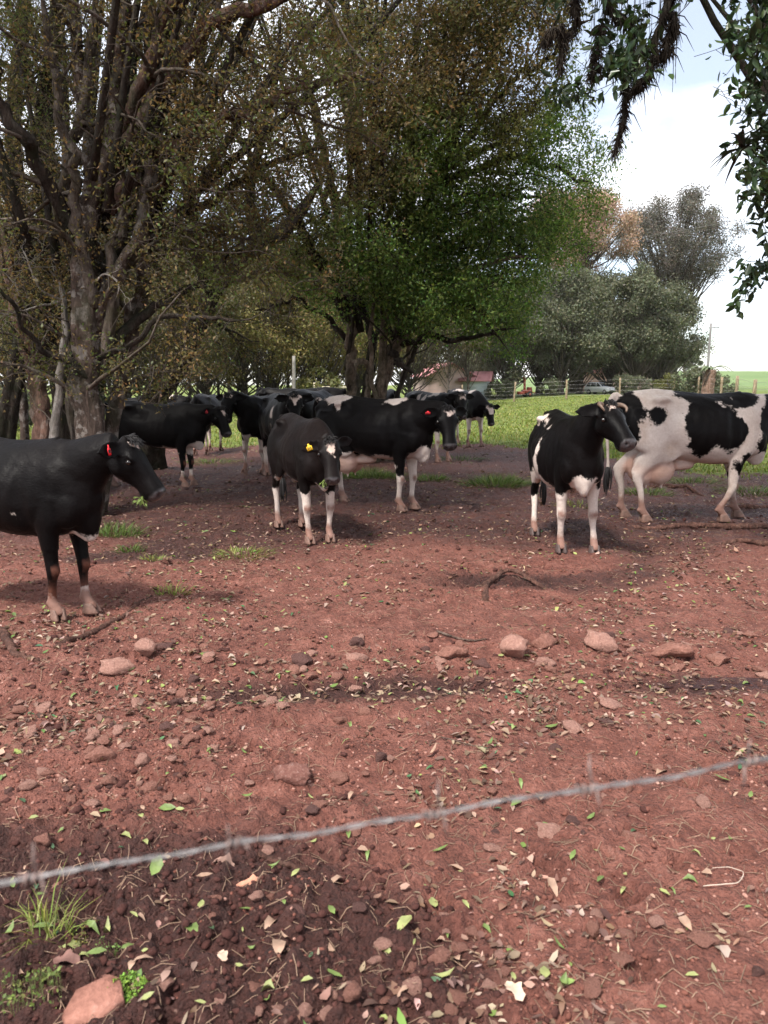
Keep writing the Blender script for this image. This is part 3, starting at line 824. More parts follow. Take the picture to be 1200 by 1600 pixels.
# --- the tree on the right, its trunk out of the picture: leafy sprays and shaggy hanging branches
def right_tree():
    bx, by = 5.1, 7.6
    g = hz(bx, by)
    L = []
    def add(pts, r0, r1, pn='limb', n=26, seed=0, flare=0, mat=BARK_DARK):
        P = spline(np.array(pts, float), n)
        q = np.random.default_rng(seed); w = np.cumsum(q.normal(size=(n, 3)), 0); w -= np.linspace(0, 1, n)[:, None] * w[-1]
        P += w * .02 * np.sin(np.linspace(0, math.pi, n))[:, None]
        L.append((P, np.linspace(1, 0, n)**.85 * (r0 - r1) + r1, mat, flare, pn))
    add([(bx, by, g - .1), (bx - .05, by, 1.2), (bx + .1, by - .1, 2.6), (bx, by - .2, 4.0), (bx - .1, by, 5.5), (bx, by, 7.2)], .30, .12, 'trunk', 40, 1, .5, BARK_RED)
    add([(bx, by - .1, 4.3), (4.2, 7.2, 5.0), (3.2, 7.0, 5.4), (2.3, 7.0, 5.35), (1.2, 7.2, 5.2), (.4, 7.4, 5.0)], .13, .03, seed=2)
    add([(bx, by - .2, 3.6), (4.3, 6.9, 4.1), (3.6, 6.4, 4.4), (3.05, 6.1, 4.15)], .09, .02, seed=3)
    add([(bx, by - .2, 3.0), (4.4, 7.0, 3.5), (3.8, 6.7, 3.7), (3.2, 6.5, 3.45)], .07, .012, seed=4)
    add([(bx, by, 2.7), (4.5, 7.0, 3.0), (3.8, 6.7, 3.0), (3.25, 6.5, 2.62)], .05, .010, seed=5)
    add([(bx, by, 4.8), (4.4, 6.8, 5.2), (3.6, 6.3, 5.1), (3.0, 6.0, 4.6)], .08, .015, seed=6)
    # hanging, shaggy with dead ferns
    H = [([(930, -70), (948, -10), (978, 28), (987, 80), (984, 130), (972, 185), (960, 240)], .034, .016), ([(1052, -60), (1035, 40), (1020, 82), (1016, 112), (1000, 126), (992, 140)], .032, .014),
         ([(1060, -60), (1052, 20), (1040, 78)], .028, .018), ([(1052, 76), (1025, 84), (1005, 86), (985, 108)], .018, .010), ([(905, -70), (892, 10), (880, 48), (873, 112)], .024, .012), ([(880, 45), (862, 46), (853, 66)], .018, .012),
         ([(940, 40), (932, 80), (924, 120)], .012, .006)]
    for q, (rw, a, b) in enumerate(H):
        add([at(u, v, 7.0) for u, v in rw], a, b, 'hanging_branch', 26, 20 + q)
    def colfn(r_, C):
        return palette(r_, len(C), [(.030, .055, .022), (.040, .070, .026), (.024, .042, .020), (.055, .085, .03)])
    lev = [(5.0, .35, (.5, 1.1), (20, 65), (-.12, -.06, -.06), .2, 8, .4, .014), (7.5, .2, (.25, .6), (25, 70), (0, 0, -.12), .25, 6, .5, .005), (8, .2, (.12, .3), (25, 70), (0, 0, -.15), .25, 4, .5, .0028)]
    def keep(b):
        m = b[:, -1]; u = 600 + 1200 * m[:, 0] / m[:, 1]
        z0 = (m[:, 2] - CAM_H) / m[:, 1]
        v = 800 - 1200 * np.tan(np.arctan(z0) + PITCH)
        win = (u > 1100) & (v < 510) & ~((v > 330) & (v < 440) & (u < 1150)) & ~((v > 430) & (u < 1135)) & ~((v > 120) & (u < 1128))
        left = (u < 975) & (u > 840) & (v < 165 - .3 * (u - 840))
        return (win | left | (v < -30)) & (m[:, 1] > 5)
    return build_tree('overhanging_tree', 'overhanging tree at right edge with shaggy hanging branches against the sky', L, 71, dict(per=6.5, spread=.04, size=.095, max=26000, inner=.8, aspect=.42, droop=.6, quad=False), lev, GREEN, BARK_DARK, colfn=colfn, keep=keep, leafmat=LEAF_GLOSSY, origin=(bx, by, g - .05)), L
RIGHT_TREE, RL = right_tree()

upper_crown(RIGHT_TREE, (4.4, 8.4, 7.6), (3.6, 4.0, 1.4), 16000, .13, GREEN, 83)

def shag():
    """dead fern fronds and moss on the hanging branches"""
    r_ = np.random.default_rng(5)
    t = NT('dead_fern')
    m = t.done(t.bsdf(t.ramp(t.noise(20, 3, .6, t.pos()), [(.3, (.016, .013, .011)), (.7, (.05, .038, .028))]), .9, None, .1))
    org = np.array(RIGHT_TREE.location)
    for P, R, _, _, pn in RL:
        if pn != 'hanging_branch': continue
        n = int(520 * np.linalg.norm(np.diff(P, axis=0), axis=1).sum() / .8)
        f = r_.uniform(0, len(P) - 1.01, n); i = f.astype(int)
        p = P[i] + (P[i + 1] - P[i]) * (f - i)[:, None]
        d = r_.normal(size=(n, 3)); d[:, 2] -= .9; d /= np.linalg.norm(d, axis=1)[:, None]
        ln = r_.uniform(.03, .095, n)[:, None] * (1 + 1.0 * (r_.uniform(size=(n, 1)) < .05))
        st = np.stack([p, p + d * ln * .5, p + d * ln + np.array([0, 0, -1]) * ln * .5], 1) - org
        V, F = batch_tubes(st, np.broadcast_to(np.array([.0065, .005, .001]), (n, 3)), 3)
        o = link('dead_ferns', mesh_from('dead_ferns', V, F, m), RIGHT_TREE); o['kind'] = 'stuff'
    # long thin hanging roots
    n = 42
    u = r_.uniform(925, 1075, n); p0 = np.array([at(a, -30, 7.0 + r_.uniform(-.3, .3)) for a in u])
    L = r_.uniform(.3, 1.0, n)
    st = np.stack([p0 + np.array([0, 0, -1]) * L[:, None] * q + r_.normal(size=(n, 3)) * .012 * q for q in (0, .33, .66, 1)], 1) - org
    V, F = batch_tubes(st, np.full((n, 4), .0022), 3)
    o = link('hanging_roots', mesh_from('hanging_roots', V, F, m), RIGHT_TREE); o['kind'] = 'stuff'
shag()

MAT_BROM = None
def bromeliad(u, v, d, size, label, seed):
    """rosette of long narrow arching leaves on a dead clump"""
    global MAT_BROM
    if MAT_BROM is None:
        MAT_BROM = simple_mat('bromeliad_leaf', (.045, .062, .032), .45, .4, 12), simple_mat('bromeliad_dead_leaf', (.055, .038, .026), .85, .4, 12)
    r_ = np.random.default_rng(seed)
    c = np.array(at(u, v, d))
    root = empty('bromeliad', tuple(c)); tag(root, label, 'plant', 'bromeliads on the overhanging tree')
    for k in range(34):
        a = r_.uniform(0, 6.283); el = r_.uniform(-.5, 1.2)
        dr = np.array([math.cos(a) * math.cos(el), math.sin(a) * math.cos(el), math.sin(el)])
        L = size * r_.uniform(.7, 1.25)
        t = np.linspace(0, 1, 6)
        P = dr * (L * t)[:, None] + np.array([0, 0, -1]) * (L * .45 * t**2.2)[:, None]
        sd = np.cross(dr, [0, 0, 1]); sd /= np.linalg.norm(sd) + 1e-6
        w = .016 * np.array([.9, 1, .95, .75, .45, .05])
        V = np.concatenate([P + sd * w[:, None], P + np.array([0, 0, -.006]), P - sd * w[:, None]])
        F = [[i, i + 1, 6 + i + 1, 6 + i] for i in range(5)] + [[6 + i, 7 + i, 13 + i, 12 + i] for i in range(5)]
        link('leaf', mesh_from('leaf', V, np.array(F), MAT_BROM[0] if r_.uniform() < .6 else MAT_BROM[1]), root)
bromeliad(1160, 232, 6.6, .24, 'spiky dark bromeliad clump sticking out left below the right-hand leaves', 1)
bromeliad(1196, 70, 6.7, .20, 'small bromeliad clump high at the right edge of the picture', 2)
# ------------------------------------------------------------------ beyond the yard: trees, houses, fences
def proto(seed, H, cr, cb, nleaf, lsize, cols, lumps=34, trunk_r=.22, lump_r=(.16, .30), flat=.8, hollow=.35, bark=None, stems=1, cone=0.0, aspect=.55, limb_k=.22):
    """meshes of one far tree: trunk, limbs, crown; crown made of many leaf clumps"""
    r_ = np.random.default_rng(seed)
    bark = bark or BARK_FAR
    tm = MB(); lm = MB()
    zc = (H + cb) / 2; hh = (H - cb) / 2
    C = []
    while len(C) < lumps:
        v = r_.uniform(-1, 1, 3)
        rr = np.linalg.norm(v)
        if rr > 1 or rr < hollow: continue
        wz = 1 - cone * (v[2] + 1) / 2
        C.append((v[0] * cr * wz, v[1] * cr * wz, zc + v[2] * hh))
    C = np.array(C)
    for s in range(stems):
        a = r_.uniform(0, 6.28); off = 0 if stems == 1 else trunk_r * 1.3
        x0, y0 = off * math.cos(a), off * math.sin(a)
        top = np.array([r_.normal() * cr * .12, r_.normal() * cr * .12, H * .82])
        P = spline([(x0, y0, -.2), (x0 * 1.1, y0 * 1.1, cb * .5), (x0 * 1.3 + r_.normal() * .12, y0 * 1.3 + r_.normal() * .12, cb), (top[0] * .5, top[1] * .5, (cb + H) / 2), tuple(top)], 16)
        tm.tube(P, np.linspace(1, .18, 16) * trunk_r * (1 + .5 * np.exp(-np.arange(16) / 1.2)), 9)
        for c in C[s::stems]:
            k = int(np.clip((c[2] - cb * .7) / (H - cb) * 9, 2, 13))
            p0 = P[k]
            mid = (p0 + c) / 2 + np.array([0, 0, -.12 * np.linalg.norm(c - p0)]) + r_.normal(size=3) * .12
            lm.tube(spline([p0, mid, c], 7), np.linspace(trunk_r * limb_k, .03, 7), 5)
    w = r_.uniform(*lump_r, lumps) * cr
    idx = r_.choice(lumps, nleaf, p=w**2 / (w**2).sum())
    v = r_.normal(size=(nleaf, 3)); v /= np.linalg.norm(v, axis=1)[:, None]
    rad = w[idx] * (r_.uniform(size=nleaf)**.45) * (1 + .22 * r_.normal(size=nleaf))
    pts = C[idx] + v * rad[:, None] * np.array([1, 1, flat])
    lumpc = (1 + .22 * r_.uniform(-1, 1, lumps))[idx][:, None]
    V, F, cc = leaf_cloud(r_, pts, lsize, palette(r_, nleaf, cols) * lumpc, aspect, .1)
    cm = mesh_from('crown', V, F, LEAF_FAR, smooth=False); cattr(cm, 'col', np.clip(cc, .003, 1))
    return tm.mesh('trunk', bark), lm.mesh('limbs', bark), cm

def plant(name, label, meshes, x, y, rz, sc, group=None, cat='tree', sz=None):
    root = empty(name, (x, y, hz(x, y) - .03), rz, sc)
    if sz: root.scale = (sc, sc, sz)
    tag(root, label, cat, group)
    for nm, m in zip(('trunk', 'limbs', 'crown'), meshes):
        link(nm, m, root)
    return root

GREYGREEN = [(.10, .115, .066), (.125, .135, .080), (.080, .092, .056), (.145, .15, .09), (.11, .115, .072)]
YELLOWOLIVE = [(0.189, 0.167, 0.051), (0.145, 0.138, 0.043), (0.232, 0.196, 0.065), (0.123, 0.109, 0.041), (0.174, 0.123, 0.051)]
DIM = [(0.102, 0.096, 0.046), (0.126, 0.108, 0.054), (0.082, 0.084, 0.043), (0.144, 0.120, 0.060)]
PEACH = [(.40, .27, .19), (.46, .33, .24), (.34, .225, .155), (.31, .225, .165)]
GREYBROWN = [(.13, .115, .095), (.16, .14, .115), (.10, .095, .08), (.12, .12, .105)]
pa = proto(201, 13.5, 5.6, 2.4, 30000, .30, GREYGREEN, 70, .36, stems=2, lump_r=(.18, .34))
pb = proto(202, 15.0, 5.0, 2.8, 30000, .30, GREYGREEN, 66, .42, lump_r=(.18, .34))
pc = proto(203, 10.0, 4.0, 1.9, 24000, .18, YELLOWOLIVE, 60, .18, hollow=.1, lump_r=(.18, .34))
pd = proto(204, 12.0, 3.4, 4.2, 16000, .22, DIM, 34, .15)
pe = proto(205, 9.0, 4.4, 2.0, 26000, .17, DIM, 64, .16, hollow=.1, lump_r=(.18, .34))
gw = 'grey-green trees in the row beyond the pasture fence'
row = [(700, 78, pd, .98), (731, 79, pd, 1.02), (760, 93, pb, .92), (800, 87, pa, .92), (842, 95, pb, 1.02), (872, 88, pa, 1.02), (905, 95, pb, .95), (955, 100, pa, 1.10), (990, 92, pb, .98), (1022, 97, pa, .98), (668, 96, pb, .86)]
names = ['low dark-trunked tree standing before the pink house', 'low dark-trunked tree standing before the annexe', 'grey-green tree with thick trunk behind the red-roofed annexe', 'broad grey-green tree behind the fence post right of the annexe', 'tall grey-green tree beside the red machine',
         'broad grey-green tree in the middle of the row', 'grey-green tree standing just left of the white car', 'tall round grey-green tree behind the white car', 'dark trunked grey-green tree right of the white car',
         'rightmost dense grey-green tree of the row against the sky', 'grey-green tree rising behind the pink house']
for k, ((u, d, m, s), lb) in enumerate(zip(row, names)):
    a, _ = ray(u, 620)
    plant('roadside_tree', lb, m, a * d, d, k * 1.7, s, gw)
# the two big open crowns behind the row
def fan_tree(name, label, u, d, H, cr, cols, seed, nl, size, lean):
    a, _ = ray(u, 620); x = a * d
    r_ = np.random.default_rng(seed)
    L = [(spline([(x, d, -.3), (x + .1, d, 3), (x + lean * .15, d, H * .36)], 20), np.linspace(.42, .26, 20), None, .2, 'trunk')]
    for k in range(14):
        az = r_.uniform(0, 6.283); q = cr * r_.uniform(.3, .85)
        e = np.array([x + lean + q * math.cos(az), d + q * math.sin(az) * .8, H * r_.uniform(.60, .88)])
        s0 = np.array([x + lean * .15, d, H * r_.uniform(.30, .36)])
        mid = s0 * .5 + e * .5 + np.array([(e[0] - s0[0]) * .08, 0, -H * .04])
        L.append((spline([s0, mid, e], 16), np.linspace(.17, .04, 16), None, 0, 'limb'))
    lev = [(1.6, .35, (1.6, 4.2), (20, 60), (0, 0, .10), .16, 7, .5, .06), (2.1, .2, (.9, 2.2), (20, 60), (0, 0, .06), .22, 5, .5, .03), (2.0, .2, (.4, 1.1), (20, 65), (0, 0, 0), .25, 4, .6, .015)]
    build_tree(name, label, L, seed, dict(per=14, spread=.32, size=size, max=nl, inner=.4, aspect=.6), lev, cols, BARK_FAR, leafmat=LEAF_FAR, origin=(x, d, hz(x, d)))
pink = proto(301, 26.0, 7.6, 15.0, 46000, .27, PEACH, 100, .45, hollow=.40, lump_r=(.14, .26), stems=3, limb_k=.30)
grey = proto(302, 27.0, 8.4, 13.0, 60000, .25, GREYBROWN, 130, .45, hollow=.45, lump_r=(.13, .25), stems=4, limb_k=.34)
a, _ = ray(897, 620); plant('blossom_tree', 'peach-coloured open crown rising above the grey-green row', pink, a * 104, 104, .4, 1.0)
a, _ = ray(1038, 620); plant('tall_bare_tree', 'tall thin-leaved grey tree with fanning limbs against the sky', grey, a * 110, 110, 1.2, 1.0)
# trees behind the arch, catching light
for k, (u, d, m, s, lb) in enumerate([(322, 44, pc, .92, 'yellowish olive tree seen through the gap under the dark leaning trunk'), (425, 48, pc, 1.0, 'yellowish olive tree behind the frontal cow with white legs'), (490, 50, pc, .86, 'pale yellow-green tree left of the fused stems'),
                                      (245, 40, pe, 1.0, 'dim olive tree far behind the black cow and its leaning trunk'), (120, 52, pe, 1.2, 'dim olive tree far behind the big mottled trunk'), (14, 62, pe, 1.5, 'dim olive tree far behind the stems at the left edge'),
                                      (-70, 58, pe, 1.5, 'dim olive tree at the far left rim of the picture'), (560, 58, pc, 1.15, 'yellowish tree directly behind the fused stems'), (640, 64, pe, 1.25, 'dim tree between the fused stems and the pink house'),
                                      (380, 58, pe, 1.5, 'tall dim tree behind the yellowish olive ones'), (200, 55, pe, 1.6, 'tall dim tree deep behind the black cow'), (60, 52, pe, 1.6, 'tall dim tree deep behind the left thicket')]):
    a, _ = ray(u, 620)
    plant('woodland_tree', lb, m, a * d, d, k * 2.1, s, 'woodland trees beyond the left pasture')
r_ = np.random.default_rng(9)
ORD = ['first', 'second', 'third', 'fourth', 'fifth', 'sixth', 'seventh', 'eighth', 'ninth', 'tenth', 'eleventh', 'twelfth', 'thirteenth', 'fourteenth', 'fifteenth', 'sixteenth', 'seventeenth', 'eighteenth', 'nineteenth', 'twentieth']
ORD += ['twenty-' + q for q in ORD[:9]] + ['thirtieth'] + ['thirty-' + q for q in ORD[:9]]
for k in range(30):
    u = 120 + 470 * (k + r_.uniform(-.35, .35)) / 30; d = r_.uniform(62, 78)
    a, _ = ray(u, 620)
    plant('plantation_tree', ORD[k] + ' slim plantation tree counted from the left beyond the pasture', pd, a * d, d, r_.uniform(0, 6), r_.uniform(.85, 1.1), 'plantation trees')
far_c = proto(206, 9, 3.4, 1.0, 5000, .6, GREYGREEN, 26, .25)
for k, (u, d, s) in enumerate([(1052, 190, 1.0), (1066, 215, 1.15), (1078, 240, .9), (1040, 170, .9)]):
    a, _ = ray(u, 620)
    plant('distant_tree', ('nearer small hazy tree', 'largest small hazy tree', 'rightmost small hazy tree', 'leftmost small hazy tree')[k] + ' in the distance right of the roadside row', far_c, a * d, d, k * 1.3, s, 'hazy distant trees')

# low shrubs along the fences
shrub = proto(207, 1.9, 1.2, .15, 3200, .16, GREYGREEN, 20, .05, lump_r=(.25, .45))
shrub_y = proto(208, 1.7, 1.1, .1, 3200, .16, [(.14, .14, .04), (.11, .12, .035), (.16, .15, .06)], 18, .05, lump_r=(.25, .45))
for k, (u, d, m, s, lb) in enumerate([(1040, 76, shrub_y, 1.15, 'round yellow-green bush near the right-hand fence'), (1075, 60, shrub, 1.1, 'dark bush left of the tall stump'), (1092, 58, shrub, 1.2, 'dark bush just behind the tall stump'), (1122, 56, shrub, .9, 'bush between the stump and the fence posts'),
                                      (1000, 84, shrub, 1.0, 'grey bush under the rightmost roadside tree'), (975, 86, shrub, 1.1, 'grey bush right of the white car'), (860, 84, shrub, .9, 'low bush between red machine and white car'), (770, 82, shrub, .9, 'low bush right of the annexe'),
                                      (790, 83, shrub, 1.0, 'low bush behind the fence left of the red machine'), (500, 47, shrub_y, 1.5, 'pale yellow-green bush left of the cream gate'), (20, 27, shrub, .8, 'low green bush on the pasture at far left'), (170, 60, shrub, 1.2, 'dim bush at the plantation edge behind the big trunk')]):
    a, _ = ray(u, 620)
    plant('shrub', lb, m, a * d, d, k, s, 'shrubs along the pasture edge', 'shrub')

# --- houses
M_PINK = simple_mat('pink_plaster', (.50, .36, .33), .85, .15, 1.2)
M_ROOF = simple_mat('red_roof_sheet', (.44, .20, .20), .6, .2, .8)
M_BLUEW = simple_mat('pale_blue_wall', (.45, .52, .52), .85, .12, 1.2)
M_TRIM = simple_mat('white_trim', (.68, .66, .62), .7, .1, 3)
M_DARKW = simple_mat('dark_window', (.03, .035, .04), .15, .2, 3, spec=.6)
M_TILE = simple_mat('brown_tile_roof', (.26, .12, .09), .8, .3, 1.5)
def house(name, label, x, y, rz, w, dp, wallh, roofh, wall, roof, windows, porch=None):
    z = hz(x, y)
    root = empty(name, (x, y, z), rz)
    tag(root, label, 'house')
    mb = MB(); hw, hd = w / 2, dp / 2
    V = [(-hw, -hd, -.3), (hw, -hd, -.3), (hw, hd, -.3), (-hw, hd, -.3), (-hw, -hd, wallh), (hw, -hd, wallh), (hw, hd, wallh), (-hw, hd, wallh), (0, -hd, wallh + roofh), (0, hd, wallh + roofh)]
    mb.add(V, [np.array([[1, 2, 6, 5], [3, 0, 4, 7]]), np.array([[0, 1, 5, 8, 4], [2, 3, 7, 9, 6]])])
    mb.build('wall', wall, root, False)
    for s in (-1, 1):
        e = .45; th = .09
        sl = roofh / hw
        x1 = s * (hw + e); z1 = wallh - e * sl
        A = np.array([(0, -hd - e, wallh + roofh + .06), (x1, -hd - e, z1 + .06), (x1, hd + e, z1 + .06), (0, hd + e, wallh + roofh + .06)])
        B = A + np.array([0, 0, th])
        q = MB().add(np.vstack([A, B]), np.array([[0, 1, 2, 3], [7, 6, 5, 4], [0, 4, 5, 1], [1, 5, 6, 2], [2, 6, 7, 3], [3, 7, 4, 0]])).build('roof', roof, root, False)
        rib = MB()
        for yy in np.arange(-hd - e + .2, hd + e, .5):
            rib.add(np.array([(0, yy, wallh + roofh + .06 + th), (x1, yy, z1 + .06 + th), (x1, yy + .06, z1 + .06 + th), (0, yy + .06, wallh + roofh + .06 + th), (0, yy + .03, wallh + roofh + .1 + th), (x1, yy + .03, z1 + .1 + th)]), [np.array([[0, 1, 5, 4], [2, 3, 4, 5]])])
        rib.build('roof_ribs', roof, q, False)
    for wx, wz, ww, wh, side in windows:
        if side == 'front':
            f = MB().box((wx - ww / 2 - .07, -hd - .05, wz - .07), (wx + ww / 2 + .07, -hd - .004, wz + wh + .07)).build('window', M_TRIM, root, False)
            MB().box((wx - ww / 2, -hd - .062, wz), (wx + ww / 2, -hd - .054, wz + wh)).build('pane', M_DARKW, f, False)
            MB().box((wx - .03, -hd - .075, wz), (wx + .03, -hd - .066, wz + wh)).build('mullion', M_TRIM, f, False)
        else:
            f = MB().box((hw + .004, wx - ww / 2 - .07, wz - .07), (hw + .05, wx + ww / 2 + .07, wz + wh + .07)).build('window', M_TRIM, root, False)
            MB().box((hw + .054, wx - ww / 2, wz), (hw + .062, wx + ww / 2, wz + wh)).build('pane', M_DARKW, f, False)
    return root
a, _ = ray(690, 610)
house('house', 'pink plastered house with red sheet roof behind the herd', a * 86, 86, math.radians(12), 4.8, 7.0, 2.6, 1.2, M_PINK, M_ROOF, [])
a, _ = ray(744, 610)
house('annexe', 'small pale blue annexe with red roof right of the pink house', a * 84, 84, math.radians(78), 3.6, 2.6, 2.1, .8, M_BLUEW, M_ROOF, [(.0, .9, .7, .9, 'front'), (.3, .6, .7, 1.2, 'side')])
a, _ = ray(955, 606)
house('farm_house', 'pinkish house with brown roof half hidden behind the white car', a * 118, 118, math.radians(88), 6.0, 11.0, 2.8, 1.3, simple_mat('salmon_plaster', (.55, .36, .30), .85, .12, 1.0), M_TILE, [(-1.2, .2, .9, 2.1, 'front'), (1.2, 1.0, 1.1, 1.0, 'front'), (-3.5, 1.0, 1.2, 1.0, 'side'), (.5, .1, .9, 2.1, 'side'), (3.5, 1.0, 1.2, 1.0, 'side')])

# --- white car
def car(x, y, rz):
    z = hz(x, y)
    root = empty('parked_car', (x, y, z), rz, .82); tag(root, 'white parked car in front of the farther house', 'car')
    paint = simple_mat('white_car_paint', (.74, .75, .77), .25, .03, 2, spec=.5)
    tyre = simple_mat('tyre_rubber', (.02, .02, .02), .8, .2, 10); rim = simple_mat('wheel_rim', (.4, .4, .4), .3, .1, 10, metallic=.8)
    prof = [(-2.0, .45), (-2.02, .95), (-1.92, 1.08), (-1.55, 1.62), (-.95, 1.70), (.15, 1.66), (.85, 1.08), (1.75, .96), (1.98, .78), (2.0, .42), (1.7, .32), (-1.75, .32)]
    rg = []
    for yv, k in ((-.82, .90), (-.80, .97), (-.72, 1.0), (.72, 1.0), (.80, .97), (.82, .90)):
        rg.append([(px * (.985 + .015 * k), yv * (1 if pz < 1.1 else .86), .32 + (pz - .32) * (.9 + .1 * k)) for px, pz in prof])
    body = MB().add(*loft(np.array(rg))).build('body', paint, root)
    for s in (-1, 1):
        for (x0, x1, xt0, xt1) in ((-1.72, -1.05, -1.47, -1.02), (-.97, -.15, -.95, -.15), (-.07, .72, -.07, .18)):
            yb, yt = s * .800, s * .716
            V = np.array([(x0, yb, 1.10), (x1, yb, 1.10), (xt1, yt, 1.58), (xt0, yt, 1.58)]); V = np.vstack([V, V + np.array([0, s * .02, 0])])
            MB().add(V, np.array([[0, 1, 2, 3], [7, 6, 5, 4], [0, 4, 5, 1], [1, 5, 6, 2], [2, 6, 7, 3], [3, 7, 4, 0]])).build('side_window', M_DARKW, root, False)
        MB().box((1.80, s * .62 - .14, .70), (1.985, s * .62 + .14, .86)).build('headlight', simple_mat('headlight_lens', (.6, .6, .62), .1, .05, 5), root, False)
        MB().box((-2.045, s * .62 - .10, .80), (-1.95, s * .62 + .10, 1.05)).build('tail_light', simple_mat('tail_light_lens', (.45, .02, .02), .2, .05, 5), root, False)
        for wx in (-1.25, 1.25):
            ang = np.arange(24) * 2 * math.pi / 24
            w = MB().tube([(wx, s * .62, .34), (wx, s * .64, .34), (wx, s * .82, .34), (wx, s * .84, .34)], [.31, .34, .34, .31], 24).build('wheel', tyre, root)
            MB().tube([(wx, s * .835, .34), (wx, s * .855, .34)], [.20, .18], 16).build('rim', rim, w)
    V = np.array([(.22, -.66, 1.60), (.22, .66, 1.60), (.80, .72, 1.12), (.80, -.72, 1.12)]) + np.array([.03, 0, .02])
    MB().add(np.vstack([V, V - np.array([.03, 0, .03])]), np.array([[0, 1, 2, 3], [7, 6, 5, 4], [0, 4, 5, 1], [1, 5, 6, 2], [2, 6, 7, 3], [3, 7, 4, 0]])).build('windscreen', M_DARKW, root, False)
    MB().box((2.0, -.75, .40), (2.06, .75, .58)).build('bumper', simple_mat('bumper_plastic', (.05, .05, .05), .7, .1, 5), root, False)
a, _ = ray(937, 612)
car(a * 89, 89, math.radians(-48))

# --- red farm machine under the trees
def machine(x, y):
    z = hz(x, y)
    root = empty('farm_machine', (x, y, z), math.radians(25), .85); tag(root, 'red-orange farm machine with tall chute under the roadside trees', 'machine')
    red = simple_mat('machine_red', (.36, .075, .05), .5, .2, 3); dk = simple_mat('machine_dark', (.03, .03, .03), .7, .2, 5)
    MB().box((-.7, -.4, .5), (.5, .4, .95)).box((.1, -.3, .95), (.5, .3, 1.25)).build('body', red, root, False)
    MB().tube(spline([(-.45, 0, .9), (-.48, 0, 1.8), (-.5, 0, 2.35), (-.75, 0, 2.5)], 12), .16, 10).build('chute', red, root)
    MB().tube([(.5, 0, .6), (1.3, 0, .5)], [.05, .05], 8).build('drawbar', red, root)
    for s in (-1, 1):
        w = MB().tube([(0, s * .45, .36), (0, s * .48, .36), (0, s * .64, .36), (0, s * .67, .36)], [.30, .36, .36, .30], 20).build('wheel', dk, root)
        MB().tube([(0, s * .66, .36), (0, s * .69, .36)], [.17, .15], 14).build('rim', red, w)
    MB().box((-1.3, -.5, .30), (-.7, .5, .70)).build('hopper', red, root, False)
a, _ = ray(824, 612)
machine(a * 86, 86)

# --- fences
M_POST = bark_material('weathered_post', (.26, .20, .13), (.38, .33, .24), (.20, .15, .09), .4, 1.5)
M_WIRE = simple_mat('fence_wire', (.30, .29, .28), .4, .2, 20, metallic=.7)
M_CREAM = simple_mat('cream_paint', (.62, .55, .40), .7, .12, 5)
def wire_fence(label, pts, h, pr, wires, seed):
    r_ = np.random.default_rng(seed)
    x0, y0 = pts[0]
    org = np.array([x0, y0, hz(x0, y0)])
    root = empty('wire_fence', tuple(org)); tag(root, label, 'fence')
    tops = []
    for x, y in pts:
        g = hz(x, y); hh = h * r_.uniform(.92, 1.08); lx, ly = r_.normal(size=2) * .035
        p0 = np.array([x, y, g - .3]) - org; p1 = np.array([x + lx, y + ly, g + hh]) - org
        P = np.array([p0 + (p1 - p0) * t for t in np.linspace(0, 1, 6)])
        link('post', MB().tube(P, pr * np.array([1.05, 1.0, 1.02, .98, .97, .93]) * r_.uniform(.85, 1.15), 9).mesh('post', M_POST), root)
        tops.append((p0, p1, hh))
    for k in range(wires):
        f = (k + .8) / (wires + .25)
        P = [p0 + (p1 - p0) * ((.3 + f * hh) / (hh + .3)) for p0, p1, hh in tops]
        link('wire', MB().tube(np.array(P), .006, 5, False).mesh('wire', M_WIRE), root)
a1 = [(ray(u, 620)[0] * d, d) for u, d in ((640, 74), (722, 73), (803, 72), (885, 71), (968, 70), (1052, 68))]
wire_fence('wire fence with pale wooden posts along the far pasture edge', a1, 1.75, .085, 5, 3)
a2 = [(ray(u, 620)[0] * d, d) for u, d in ((1091, 57), (1126, 44), (1150, 40), (1177, 34), (1215, 30), (1262, 26.5))]
wire_fence('wire fence with pale posts climbing the bank behind the white and black cow', a2, 1.55, .085, 5, 4)

def cream_gate():
    d = 46
    x0, x1 = ray(492, 620)[0] * d, ray(546, 620)[0] * d
    g = hz(x0, d)
    root = empty('cattle_gate', (x0, d, g)); tag(root, 'low cream-painted gate left of the fused stems', 'gate')
    for k, x in enumerate(np.linspace(0, x1 - x0, 7)):
        w = .085 if k in (0, 6) else .04
        h = 1.75 if k in (0, 6) else 1.5
        link('post' if k in (0, 6) else 'upright', MB().tube([(x, 0, -.2), (x, 0, h * .5), (x, 0, h)], [w, w, w * .96], 8).mesh('upright', M_CREAM), root)
    for zz in (.45, .95, 1.42):
        MB().box((0, -.05, zz), (x1 - x0, -.02, zz + .10)).build('rail', M_CREAM, root, False)
cream_gate()

def pole(u, v0, v1, d, r, name, label, mat, lean=0.0, cross=False):
    x, _, zt = at(u, v0, d)
    xb = at(u - lean, v1, d)[0]
    g = hz(xb, d)
    root = empty(name, (xb, d, g)); tag(root, label, 'pole')
    P = spline([(0, 0, -.3), ((x - xb) * .5, 0, (zt - g) * .5), (x - xb, 0, zt - g)], 10)
    link('shaft', MB().tube(P, np.linspace(r, r * .75, 10), 12).mesh('shaft', mat), root)
    if cross:
        t = P[-1]
        MB().box((t[0] - .2, -.06, t[2] - .55), (t[0] + .95, .06, t[2] - .45)).build('crossarm', mat, root, False)
        for q in (0.0, .45, .88):
            MB().tube([(t[0] + q, 0, t[2] - .45), (t[0] + q, 0, t[2] - .28)], [.05, .035], 8).build('insulator', M_TRIM, root)
    return np.array(root.location) + P[-1]
M_GREYPOLE = simple_mat('grey_pole', (.20, .19, .185), .8, .2, 2)
